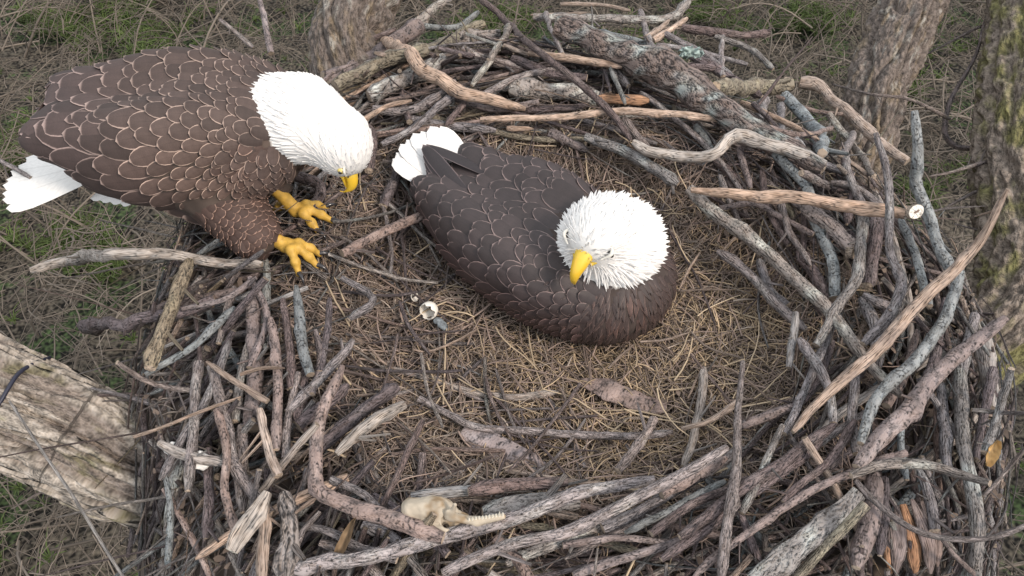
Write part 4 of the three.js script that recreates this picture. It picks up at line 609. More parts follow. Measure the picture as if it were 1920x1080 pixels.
{ // dry grass, rootlets and stems
  const r = rng(991), pos = [], idx = [], col = [], uv = [];
  const strand = (x, z, lift, len, rad, c) => {
    const dir = r() * 6.2832, bend = (r() - .5) * (r() < .25 ? 2.6 : 1.1), n = 6, sag = (r() - .3) * .018, tip = (r() - .4) * .25, o = pos.length / 3; let px = x, pz = z, d = dir;
    const hum = r() * 9;
    for (let i = 0; i <= n; i++) {
      const t = i / n; d += bend / n + .35 * (r() - .5) * (len > .07 ? 1 : .4); px += Math.cos(d) * len / n; pz += Math.sin(d) * len / n;
      const y = bedHeight(px, pz) + lift + sag * Math.sin(t * 3.14 + hum * .1) + tip * len * (t - .5) * .5, q = rad * (1 - .45 * t);
      for (let j = 0; j < 3; j++) { const a = j * 2.094 + .5; pos.push(px - Math.sin(d) * Math.cos(a) * q, y + Math.sin(a) * q, pz + Math.cos(d) * Math.cos(a) * q); uv.push(j / 3, t); const e = .88 + .24 * r(); col.push(c[0] * e, c[1] * e, c[2] * e); }
    }
    for (let i = 0; i < n; i++) for (let j = 0; j < 3; j++) { const a = o + i * 3 + j, b = o + i * 3 + (j + 1) % 3; idx.push(a, a + 3, b, a + 3, b + 3, b); }
  };
  const N = 18500;
  for (let i = 0; i < N; i++) {
    const a = r() * 6.2832, q = (i < N * .8 ? .66 : 1.0) * Math.sqrt(r()), x = .14 + q * Math.cos(a), z = .03 + q * Math.sin(a), deep = r();
    // straw is yellow where fresh grass was brought in: at the near and right side of the cup
    const fresh = Math.max(Math.exp(-Math.pow(Math.hypot(x - .17, z - .27) / .24, 2)), Math.exp(-Math.pow(Math.hypot(x - .47, z - .1) / .2, 2))) * .6 + .08;
    const b = .6 + .75 * r(), c = r() < fresh ? [.385 * b, .29 * b, .19 * b] : r() < .25 ? [.34 * b, .28 * b, .23 * b] : [.205 * b, .157 * b, .127 * b];
    strand(x, z, -.012 + .026 * deep - .035 * smooth(.56, .68, bedR(x, z)), .04 + .085 * r() * r(), .0009 + .0016 * r() * r() + (r() < .04 ? .001 : 0), c);
  }
  for (let i = 0; i < 620; i++) { // brown rootlets and thin twigs
    const a = r() * 6.2832, q = .62 * Math.sqrt(r()), b = .6 + .8 * r(), w = (.16 + q * Math.cos(a)) < .05 ? 1 : .75; strand(.16 + q * Math.cos(a), .05 + q * Math.sin(a), .008 + .012 * r(), .06 + .14 * r(), (.0015 + .0026 * r() * r()) * w, [.235 * b, .175 * b, .145 * b]);
  }
  for (let i = 0; i < 90; i++) { // long loose stems on top
    const a = r() * 6.2832, q = .62 * Math.sqrt(r()), b = .8 + .6 * r(); strand(.16 + q * Math.cos(a), .05 + q * Math.sin(a), .016 + .01 * r(), .1 + .12 * r(), .0017 + .0011 * r(), [.40 * b, .315 * b, .215 * b]);
  }
  const m = add(nest, 'grass_lining', inNest(meshGeo(pos, idx, uv, col)), new THREE.MeshStandardMaterial({ vertexColors: true, roughness: .85 }), 'dry brown and straw yellow grass lining the cup'); m.userData.kind = 'stuff';
  // bark crumbs and dead leaves among the grass
  const cp = [], ci = [], cc = [];
  for (let i = 0; i < 1100; i++) {
    const a = r() * 6.2832, q = .95 * Math.sqrt(r()), x = .14 + q * Math.cos(a), z = .03 + q * Math.sin(a), s = .003 + .007 * r() * r(), y = bedHeight(x, z) - .004 + .018 * r(), o = cp.length / 3, t = r() * 6.28, ti = (r() - .5) * 1.2, b = .6 + .8 * r();
    for (const [u, w, h] of [[-1.5, -.6, 0], [-.2, -.9, .25], [1.5, -.4, 0], [1.3, .5, .1], [0, .8, .3], [-1.4, .6, -.1]]) { const e = .7 + .6 * r(); cp.push(x + s * e * (u * Math.cos(t) - w * Math.sin(t)), y + s * (h + u * ti * .4), z + s * e * (u * Math.sin(t) + w * Math.cos(t))); cc.push(.15 * b, .113 * b, .09 * b); }
    ci.push(o, o + 5, o + 1, o + 5, o + 4, o + 1, o + 1, o + 4, o + 2, o + 4, o + 3, o + 2);
  }
  const f = add(nest, 'litter', inNest(meshGeo(cp, ci, null, cc)), new THREE.MeshStandardMaterial({ vertexColors: true, roughness: .95 }), 'bark crumbs and leaf bits'); f.userData.kind = 'stuff';
}
// branches lying loose on the nest or leaning out of it
for (const [k, P, R, [name, label, category]] of LOOSE) {
  seedNo++;
  const o = { sides: 12, shoots: 1 + seedNo % 2 };
  if (name === 'bark_strip') Object.assign(o, { flat: .3, shoots: 0 });
  if (name === 'split_wood' || name === 'split_stick') Object.assign(o, { flat: .6, shoots: 0 });
  if (name === 'barkless_branch') Object.assign(o, { cut: [.78, .74, .66], cutEnd: .1, shoots: 0 });
  if (name === 'sawn_log' || name === 'stub') Object.assign(o, { cut: [.6, .46, .33], cutEnd: .1 });
  if (name === 'split_stick') o.cut = [.75, .7, .6];
  const g = branchGeo(k, P, R, seedNo, o), c = seat(g), m = add(scene, name, g, wood[KIND[k][0]]);
  m.position.copy(c); tag(m, label, category);
  const facing = { barkless_branch: [V(.35, .72, .6), 1.75, 1.05], sawn_log: [V(.8, .35, .5), 1.0, .95], stub: [V(.75, .4, .55), 1.05, .95] }[name];
  if (facing) { // sawn end: a bevelled disc of bare wood with a cracked pith
    const n = R.length, e = V(P[n * 3 - 3], P[n * 3 - 2], P[n * 3 - 1]).sub(c), rr = R[n - 1], prof = [[0, 0], [.9, 0], [1, -.12], [1, -.9]].map(q => new THREE.Vector2(q[0] * rr, q[1] * rr)), d = new THREE.LatheGeometry(prof, 26);
    const cp = d.attributes.position, cl = []; for (let i = 0; i < cp.count; i++) { const q = Math.hypot(cp.getX(i), cp.getZ(i)) / rr, b = name === 'barkless_branch' ? [.8, .76, .68] : [.62, .47, .34]; cl.push(...(q > .95 ? [.3, .24, .19] : b)); } d.setAttribute('color', new THREE.Float32BufferAttribute(cl, 3));
    if (name === 'barkless_branch') { d.scale(.023 / rr, 1, .015 / rr); e.add(V(.014, .012, .008)); } else d.scale(facing[1], 1, facing[2]); const q = new THREE.Quaternion().setFromUnitVectors(V(0, 1, 0), facing[0].normalize()); d.rotateY(.5); d.applyQuaternion(q); d.translate(e.x, e.y, e.z); const cut = add(m, 'cut_face', d, wood.grain, 'pale sawn end');
    if (name === 'barkless_branch') { const pith = new THREE.SphereGeometry(rr * .2, 10, 6); pith.scale(4.2, .3, 1.1); pith.rotateY(.5); pith.applyQuaternion(q); pith.translate(e.x, e.y, e.z); add(cut, 'pith', pith, new THREE.MeshStandardMaterial({ color: new THREE.Color().setRGB(.16, .11, .085), roughness: .9 })); }
  }
}

// ---------- the two eagles ----------
function featherMap(core, rim, rimW) {
  return texture(64, 128, (u, v) => {
    const b = Math.abs(u * 2 - 1), barb = .9 + .22 * noise(u * 9, (v - b * .12) * 60, 3) + .12 * noise(u * 22, (v - b * .12) * 120, 9), edge = Math.max(smooth(1 - rimW * 1.6, 1 - rimW * .4, b) * smooth(.2, .6, v), smooth(1 - rimW * .75, 1 - rimW * .2, v));
    const shaft = smooth(.07, .0, b) * .25 * (1 - v * .5), mot = 1 + .25 * noise(u * 3 + 4, v * 4, 6);
    return core.map((c, i) => mix(c * barb * mot * (1 - shaft), rim[i] * barb, edge));
  });
}
const plain = texture(32, 128, (u, v) => { const b = Math.abs(u * 2 - 1), k = .93 + .1 * noise(u * 8, (v - b * .1) * 40, 3) - .14 * smooth(.1, 0, b); return [k, k, k]; });
const featherMats = {
  pale: new THREE.MeshStandardMaterial({ map: featherMap([.073, .052, .046], [.40, .31, .268], .095), vertexColors: true, roughness: .75 }),
  dark: new THREE.MeshStandardMaterial({ map: featherMap([.044, .034, .033], [.26, .2, .182], .08), vertexColors: true, roughness: .62 }),
  white: new THREE.MeshStandardMaterial({ map: plain, vertexColors: true, roughness: .8 }),
};
const _g = V(0, 0, 0);
const ROWS = [0, .3, .58, .76, .88, .96, 1], COLS = [-1, -.36, .36, 1];
function bladeGeo(f, root, dir, nrm, L, W, o) {
  const side = dir.clone().cross(nrm).normalize(), pos = [], uv = [], col = [], idx = [], p = V(0, 0, 0), c = o.tint;
  for (const a of ROWS) {
    const w = .5 * W * (o.point ? (.75 + .25 * smooth(0, .3, a)) * Math.pow(1 - a, .8) + .02 * (1 - a) : (.62 + .38 * smooth(0, .45, a)) * Math.sqrt(Math.max(0, 1 - Math.pow(Math.max(0, (a - (o.round ?? .55)) / (1 - (o.round ?? .55))), 2))));
    for (const b of COLS) {
      p.copy(root).addScaledVector(dir, L * a).addScaledVector(side, w * b + (o.curve ?? 0) * L * a * a);
      const h = o.h0 + o.lift * a * a - (o.cup ?? .0022) * b * b;
      if (f) for (let k = 0; k < 3; k++) { const d = f(p.x, p.y, p.z) - h; grad(f, p, _g); const l = _g.lengthSq(); if (l > .05) p.addScaledVector(_g, -d / l * (k ? 1 : .9)); }
      else p.addScaledVector(nrm, h - (o.droop ?? 0) * a * a * L);
      pos.push(p.x, p.y, p.z); uv.push(b * .5 + .5, a); col.push(...c);
    }
  }
  for (let i = 0; i < ROWS.length - 1; i++) for (let j = 0; j < 3; j++) { const a = i * 4 + j; idx.push(a, a + 1, a + 4, a + 4, a + 1, a + 5); }
  return meshGeo(pos, idx, uv, col);
}
// first point of field f met on the way in from far out along direction d towards the axis point c
function hit(f, c, d, far = .34) { const p = c.clone().addScaledVector(d, far); for (let i = 0; i < 60; i++) { const e = f(p.x, p.y, p.z); if (e < .0004) break; p.addScaledVector(d, -Math.max(e * .8, .0006)); if (p.clone().sub(c).dot(d) < .004) return null; } return p; }

// rows of overlapping feathers: axis is a curve from the front to the rear of the region
function plumage(f, axis, sizes, r, opt) {
  const out = [], len = axis.getLength(); let s = opt.s0 ?? 0, row = 0;
  while (s < (opt.s1 ?? 1)) {
    const [L, W] = sizes(s), c = axis.getPointAt(clamp(s)), T = axis.getTangentAt(clamp(s)), u = V(0, 1, 0).addScaledVector(T, -T.y); if (u.lengthSq() < .02) u.copy(V(1, 0, 0).addScaledVector(T, -T.x)); u.normalize(); const v = T.clone().cross(u);
    const per = []; let round = 0, q0 = null; for (let k = 0; k <= 40; k++) { const a = k / 40 * 6.2832, p = hit(f, c, u.clone().multiplyScalar(Math.cos(a)).addScaledVector(v, Math.sin(a))); if (p && q0) round += p.distanceTo(q0); q0 = p ?? q0; per.push(round); }
    const n = Math.max(5, Math.round(round / (W * (opt.gap ?? .72))));
    for (let i = 0; i < n; i++) {
      const want = (i + (row % 2) * .5 + (r() - .5) * .3) / n * round; let k = 0; while (k < 39 && per[k + 1] < want) k++;
      const a = (k + clamp((want - per[k]) / Math.max(1e-5, per[k + 1] - per[k]))) / 40 * 6.2832;
      const d = u.clone().multiplyScalar(Math.cos(a)).addScaledVector(v, Math.sin(a)), p = hit(f, c, d); if (!p) continue;
      if (opt.keep && !opt.keep(p, s, a)) continue;
      const nrm = grad(f, p, V(0, 0, 0)).normalize(); let dir = T.clone(); if (opt.flow) dir = opt.flow(p, s, a, dir, nrm);
      dir.addScaledVector(nrm, -dir.dot(nrm)); if (dir.lengthSq() < .02) continue; dir.normalize(); dir.applyAxisAngle(nrm, (r() - .5) * (opt.messy ?? .22));
      const z = .88 + .26 * r(), [l, w] = opt.local ? opt.local(p, s, a, L, W) : [L, W];
      out.push({ p, geo: bladeGeo(f, p, dir, nrm, l * z, w * z, { h0: opt.h0 ?? .0015, lift: opt.lift ?? .007, point: opt.point, round: (opt.round ?? .5) + .18 * (r() - .5), curve: (r() - .5) * .12, cup: opt.cup, tint: opt.tint(p, s, a, r) }), size: l * w, nrm });
    }
    s += L * (opt.step ?? .4) / len; row++;
  }
  return out;
}
// feathers scattered evenly over the part of f seen from point q, pointing away from point b
function cover(f, q, b, n, r, opt) {
  const out = [];
  for (let i = 0; i < n; i++) {
    const y = 1 - 2 * (i + .5) / n, t = Math.sqrt(1 - y * y), a = i * 2.39996 + r() * .25, d = V(t * Math.cos(a), y, t * Math.sin(a)), p = hit(f, q, d);
    if (!p || (opt.keep && !opt.keep(p))) continue;
    const nrm = grad(f, p, V(0, 0, 0)).normalize(), dir = p.clone().sub(b), far = dir.length(); dir.normalize(); if (opt.pull) dir.add(opt.pull(p));
    dir.addScaledVector(nrm, -dir.dot(nrm)); if (dir.lengthSq() < .004) continue; dir.normalize().applyAxisAngle(nrm, (r() - .5) * (opt.messy ?? .3));
    const [L, W] = opt.size(far, p), z = .8 + .4 * r();
    out.push({ p, nrm, size: L * W, geo: bladeGeo(f, p, dir, nrm, L * z, W * z, { h0: opt.h0 ?? .001, lift: (opt.lift ?? .006) * (.6 + .8 * r()), point: opt.point, cup: .001, tint: opt.tint(p, 0, 0, r) }) });
  }
  return out;
}
const beakMat = new THREE.MeshPhysicalMaterial({ color: new THREE.Color().setRGB(.72, .46, .035), roughness: .35, clearcoat: .3 });
const cereMat = new THREE.MeshStandardMaterial({ color: new THREE.Color().setRGB(.72, .5, .06), roughness: .5 });
const footMat = new THREE.MeshStandardMaterial({ vertexColors: true, roughness: .6, bumpMap: texture(128, 128, (u, v) => .5 + .5 * Math.sin(v * 120 + Math.sin(u * 6.28 * 3)), false), bumpScale: .0025 });
const talonMat = new THREE.MeshPhysicalMaterial({ color: new THREE.Color().setRGB(.03, .028, .03), roughness: .3, clearcoat: .4 });
const eyeMat = new THREE.MeshPhysicalMaterial({ color: new THREE.Color().setRGB(.62, .5, .14), roughness: .1, clearcoat: 1 });
const pupilMat = new THREE.MeshPhysicalMaterial({ color: new THREE.Color().setRGB(.01, .01, .01), roughness: .1, clearcoat: 1 });
const browMat = new THREE.MeshStandardMaterial({ color: new THREE.Color().setRGB(.68, .66, .6), roughness: .8 });

// hooked beak, eyes and brows on a head at H looking along F with crown direction C
function face(bird, H, F, C, R, B = 1, shut = false) {
  const S = F.clone().cross(C).normalize(), at = (f, c, s) => H.clone().addScaledVector(F, f).addScaledVector(C, c).addScaledVector(S, s);
  const loft = rings => { const pos = [], idx = [], uv = [], n = 14; for (const [f0, c, hw, up, dn] of rings.map(q => [R + (q[0] - R) * B, q[1] * B, q[2] * B, q[3] * B, q[4] * B])) for (let j = 0; j < n; j++) { const a = j / n * 6.2832, y = Math.sin(a), p = at(f0, c + (y > 0 ? up : dn) * y, hw * Math.cos(a)); pos.push(p.x, p.y, p.z); uv.push(j / n, f0 * 10); } for (let i = 0; i < rings.length - 1; i++) for (let j = 0; j < n; j++) { const k = (j + 1) % n, a = i * n; idx.push(a + j, a + k, a + n + j, a + n + j, a + k, a + n + k); } return meshGeo(pos, idx, uv); };
  const beak = add(bird, 'beak', loft([[R * .72, .002, .017, .016, .012], [R * .95, .003, .0165, .0155, .011], [R + .012, .003, .0145, .0145, .010], [R + .024, .001, .0118, .0135, .0095], [R + .034, -.004, .0090, .0125, .010], [R + .041, -.012, .0064, .0105, .0095], [R + .044, -.021, .0040, .0075, .0070], [R + .0435, -.029, .0018, .0035, .0035], [R + .042, -.034, .0003, .0006, .0006]]), beakMat);
  add(beak, 'lower_mandible', loft([[R * .7, -.012, .0135, .006, .006], [R + .008, -.012, .012, .006, .006], [R + .022, -.0125, .008, .005, .005], [R + .031, -.013, .004, .003, .004], [R + .035, -.0135, .0008, .001, .001]]), beakMat);
  add(beak, 'cere', loft([[R * .6, .003, .0188, .0178, .013], [R * .85, .003, .0182, .017, .0124], [R * 1.05, .003, .0162, .0156, .011], [R * 1.16, .003, .0138, .0138, .0092]]), cereMat);
  for (const s of [1, -1]) {
    const g = tubeGeo([at(R * .5, -.012 * B, s * .033 * B), at(R * .8, -.011 * B, s * .0235 * B), at(R * 1.05, -.009 * B, s * .0145 * B)], .0042 * B, .0040 * B, 7, 8); add(beak, 'gape', g, cereMat);
    const no = new THREE.SphereGeometry(.0022, 8, 6); const np = at(R * 1.0, .006, s * .0168); no.translate(np.x, np.y, np.z); add(beak, 'nostril', no, pupilMat);
    const ep = at(R * .5, .012, s * R * .80), e = new THREE.SphereGeometry(shut ? .0066 : .0078, 16, 12); e.translate(ep.x, ep.y, ep.z); const eye = add(bird, 'eye', e, shut ? pupilMat : eyeMat);
    const pp = at(R * .54, .012, s * (R * .80 + .0045)), pu = new THREE.SphereGeometry(.0046, 12, 10); pu.translate(pp.x, pp.y, pp.z); add(eye, 'pupil', pu, pupilMat);
    add(bird, 'brow', tubeGeo([at(R * .28, .021, s * R * .78), at(R * .54, .0215, s * (R * .88)), at(R * .8, .014, s * R * .64)], t => (shut ? .0042 : .003) * (1 - Math.abs(t - .45)) , 0, 7, 8), browMat);
  }
}
function foot(bird, P, fwd, up, toes, label) {
  const side = fwd.clone().cross(up).normalize(), prims = [], ends = [];
  for (const [ang, len, curl] of toes) {
    const d = fwd.clone().multiplyScalar(Math.cos(ang)).addScaledVector(side, Math.sin(ang)); let q = P.clone();
    const k = [P.clone().addScaledVector(d, len * .36).addScaledVector(up, .010), P.clone().addScaledVector(d, len * .72).addScaledVector(up, .002 - curl * .01), P.clone().addScaledVector(d, len).addScaledVector(up, -.012 - curl * .018)];
    k.forEach((t, i) => { prims.push(cap(q.toArray(), t.toArray(), [.0118, .0100, .0088][i], [.0100, .0088, .0070][i])); if (i < 2) prims.push(ell(t.toArray(), [.0120 - i * .0014, .0115 - i * .0012, .0120 - i * .0014])); q = t; }); ends.push([q, d, k[1]]);
  }
  prims.push(ell(P.toArray(), [.019, .016, .019])); return { prims, ends, label, P, up };
}
function finishFoot(bird, ft, extra) {
  const prims = ft.prims.concat(extra), f = field(prims, .006), lo = [9, 9, 9], hi = [-9, -9, -9];
  for (const p of prims) for (const q of p.c ? [p.c] : [p.a, p.b]) q.toArray().forEach((v, i) => { lo[i] = Math.min(lo[i], v - .03); hi[i] = Math.max(hi[i], v + .03); });
  const m = add(bird, 'foot', surfaceNet(f, lo, hi, .0032, (x, y, z) => { const e = .8 + .45 * fbm(x * 90, y * 90, z * 90, 3), d = smooth(.25, .45, fbm(x * 60 + 5, y * 60, z * 60, 2)); return [mix(.66 * e, .3, d), mix(.40 * e, .2, d), mix(.07 * e, .06, d)]; }), footMat, ft.label);
  for (const [q, d, k] of ft.ends) { const v = q.clone().sub(k).normalize(), pts = [q.clone().addScaledVector(v, -.004), q.clone().addScaledVector(d, .012).addScaledVector(ft.up, .006), q.clone().addScaledVector(d, .024).addScaledVector(ft.up, .001), q.clone().addScaledVector(d, .031).addScaledVector(ft.up, -.014)]; add(m, 'talon', tubeGeo(pts, t => .0062 * (1 - t) + .0006, 0, 8, 9), talonMat); }
}
// adds plumage: the largest feathers that show as parts of their own, the rest joined
function dress(bird, name, list, mat, most, viewer) {
  const f = list.map(q => ({ ...q, k: (q.nrm.dot(viewer.clone().sub(q.p).normalize()) > .1 ? 1 : 0) * q.size })).sort((a, b) => b.k - a.k);
  f.slice(0, most).forEach(q => add(bird, name, q.geo, mat));
  if (f.length > most) { const m = add(bird, 'small_feathers', mergeGeometries(f.slice(most).map(q => q.geo)), mat); m.userData.kind = 'stuff'; }
}
function bodyMesh(bird, f, headF, lo, hi, brown) {
  add(bird, 'body', surfaceNet(f, lo, hi, .008, (x, y, z) => { const e = .85 + .4 * noise(x * 40, y * 40, z * 40); return headF(x, y, z) < .004 ? [.8, .79, .76] : brown.map(v => v * e); }), new THREE.MeshStandardMaterial({ vertexColors: true, roughness: .9 }));
}
const white = (p, s, a, r) => { const k = .8 + .05 * r(); return [k, k * .99, k * .965]; };
function flight(bird, name, list, mat) { for (const [root, tip, nrm, W, o] of list) { const d = tip.clone().sub(root), L = d.length(); d.normalize(); const n = nrm.clone().addScaledVector(d, -nrm.dot(d)).normalize(); add(bird, name, bladeGeo(null, root, d, n, L, W, { h0: 0, lift: 0, cup: .004, round: .7, tint: [1, 1, 1], ...o }), mat); } }

{ // standing eagle at the left, stooping over the rim
  const at = V(-.55, .05, -.2), bird = base('eagle', at); tag(bird, 'bald eagle standing on the left rim, stooping with one foot raised', 'eagle', 'pair of bald eagles');
  const viewer = camera.position.clone().sub(at), r = rng(31);
  const trunk = [ell([-.11, .245, 0], [.215, .135, .125], [0, 0, .16]), ell([.015, .265, 0], [.10, .115, .115]), ell([-.31, .28, 0], [.15, .065, .09], [0, 0, -.1]), ell([-.31, .20, 0], [.12, .05, .065], [0, 0, .3])];
  const wings = [-1, 1].flatMap(s => [ell([-.15, .26, s * .085], [.235, .135, .075], [0, s * .06, .06]), ell([-.29, .285, s * .055], [.18, .07, .06], [0, s * .16, -.1])]);
  const thigh = [cap([-.11, .15, .075], [-.03, .085, .15], .085, .055), cap([-.08, .16, -.05], [.0, .09, .0], .07, .03)];
  const neck = [cap([.01, .285, -.005], [.10, .305, .02], .096, .086), cap([.10, .305, .02], [.175, .285, .05], .083, .066), ell([.19, .265, .065], [.056, .066, .054])];
  const wrapF = field([...trunk, ...wings], .035), bodyF = field([...trunk, ...wings, ...thigh], .03), headF = field(neck, .03), all = (x, y, z) => Math.min(bodyF(x, y, z), headF(x, y, z) - .0005);
  bodyMesh(bird, all, headF, [-.56, .0, -.24], [.3, .46, .26], [.09, .065, .052]);
  const axis = new THREE.CatmullRomCurve3([V(.075, .28, 0), V(-.05, .27, 0), V(-.2, .25, 0), V(-.33, .265, 0), V(-.42, .285, 0)]);
  const shoulder = V(.03, .32, .12);
  const pal = p => smooth(.17, .05, Math.hypot(p.x + .08, (p.y - .25) * 1.1)) * smooth(.04, .1, p.z);
  const list = plumage(wrapF, axis, s => [mix(.044, .19, Math.pow(s, 1.2)), mix(.029, .096, Math.pow(s, 1.05))], r, {
    lift: .0095, step: .34, gap: .66, messy: .3, keep: p => headF(p.x, p.y, p.z) > -.006,
    flow: (p, s, a, d) => { const k = smooth(.02, .12, p.z) * smooth(.38, .27, p.y), o = p.clone().sub(shoulder).normalize(); return d.addScaledVector(o, 1.05 * k).add(V(0, -.25 * k, 0)); },
    local: (p, s, a, L, W) => { const k = pal(p); return [L * (1 - .5 * k), W * (1 - .42 * k)]; },
    tint: (p, s, a, q) => { const k = pal(p), b = (.72 + .5 * q()) * (1 + .8 * k), d = smooth(.3, .8, s) * .14; return [b * (1 - d), b * (.97 - .03 * k - d), b * (.95 - .08 * k - d * .5)]; },
  });
  dress(bird, 'contour_feather', list, featherMats.pale, 285, viewer);
  const chest = cover(bodyF, V(0, .24, 0), V(.10, .36, 0), 420, r, { size: () => [.042, .026], pull: () => V(-.4, -.5, 0), lift: .008, keep: p => p.x > -.03 && headF(p.x, p.y, p.z) > -.004 && p.y < .34, tint: (p, s, a, q) => { const b = .8 + .4 * q(); return [b * 1.15, b, b * .92]; } });
  { const m = add(bird, 'breast_feathers', mergeGeometries(chest.map(q => q.geo)), featherMats.pale); m.userData.kind = 'stuff'; }
  const thighF = field(thigh.slice(0, 1), .01);
  const leg = plumage(thighF, new THREE.CatmullRomCurve3([V(-.10, .14, .085), V(-.06, .11, .12), V(-.015, .075, .165)]), () => [.042, .028], r, { lift: .007, step: .34, keep: p => p.z > .0, tint: (p, s, a, q) => { const b = .7 + .4 * q(); return [b * 1.18, b * .98, b * .88]; } });
  { const m = add(bird, 'thigh_feathers', mergeGeometries(leg.map(q => q.geo)), featherMats.pale, 'brown feathered thigh'); m.userData.kind = 'stuff'; }
  const wingList = [];
  for (const s of [1, -1]) for (let i = 0; i < 8; i++) { const t = i / 7; wingList.push([V(-.22, .225 + .06 * t, s * (.118 - .05 * t)), V(-.36 - .12 * t, .225 + .085 * t, s * (.098 - .075 * t)), V(0, .35 + .5 * t, s), .06, { droop: .03, tint: [.5, .5, .56] }]); }
  for (let i = 0; i < 8; i++) { const t = i / 7; wingList.push([V(-.0 - .03 * t, .115 + .02 * t, .142), V(-.15 - .036 * i, .10 + .018 * i, .140 - .006 * i), V(0, .15, 1), .046, { tint: [.85, .8, .78] }]); }
  flight(bird, 'flight_feather', wingList, featherMats.pale);
  const tail = []; for (let i = 0; i < 9; i++) { const t = i / 4 - 1; tail.push([V(-.36, .18 - .004 * Math.abs(t), .02 * t), V(-.625 + .035 * t * t, .112 + .004 * (i % 2), .092 * t + .01), V(.25, 1, 0), .056, { tint: [.8, .79, .76], round: .72, droop: -.02 }]); }
  flight(bird, 'tail_feather', tail, featherMats.white);
  const under = []; for (let i = 0; i < 4; i++) under.push([V(-.32 + .012 * i, .14, .04 + .008 * i), V(-.42 + .025 * i, .105, .06 + .006 * i), V(0, 1, .4), .026, { tint: [.8, .79, .77] }]);
  flight(bird, 'tail_covert', under, featherMats.white);
  const H = V(.19, .262, .066), F = V(.10, -.93, .34).normalize();
  const C1 = V(.93, .2, .25).normalize(), S1 = F.clone().cross(C1).normalize(), eyes = [1, -1].map(k => H.clone().addScaledVector(F, .036).addScaledVector(C1, .011).addScaledVector(S1, k * .045));
  const hAxis = new THREE.CatmullRomCurve3([V(.15, .295, .04), V(.08, .30, .012), V(.0, .285, -.005)]);
  const hl = cover(headF, V(.182, .28, .056), H.clone().addScaledVector(F, .05), 900, r, { point: true, size: d => [clamp(d * .3, .012, .05), clamp(d * .11, .007, .018)], lift: .003, keep: p => p.x > .115 && eyes.every(e => e.distanceTo(p) > .010), tint: white })
    .concat(plumage(headF, hAxis, s => [mix(.045, .062, s), mix(.016, .021, s)], r, { point: true, lift: .005, step: .28, gap: .6, messy: .35, s1: .93, tint: white }));
  { const m = add(bird, 'head_feathers', mergeGeometries(hl.map(q => q.geo)), featherMats.white, 'white feathers of head and neck'); m.userData.kind = 'stuff'; }
  face(bird, H, F, V(.93, .2, .25).normalize(), .058);
  const far = foot(bird, V(.035, .035, .03), V(1, -.05, .15).normalize(), V(0, 1, 0), [[-.55, .068, .2], [.05, .085, .2], [.6, .078, .3], [3.3, .065, .6]], 'planted yellow foot');
  finishFoot(bird, far, [cap([.035, .035, .03], [-.01, .1, .015], .0145, .017)]);
  const near = foot(bird, V(.04, .062, .165), V(1, -.28, .42).normalize(), V(.2, .93, -.1).normalize(), [[-.5, .074, .3], [.0, .08, .2], [.62, .07, .5], [2.9, .055, .6]], 'raised yellow foot');
  finishFoot(bird, near, [cap([.04, .062, .165], [-.03, .088, .15], .0135, .017)]);
}
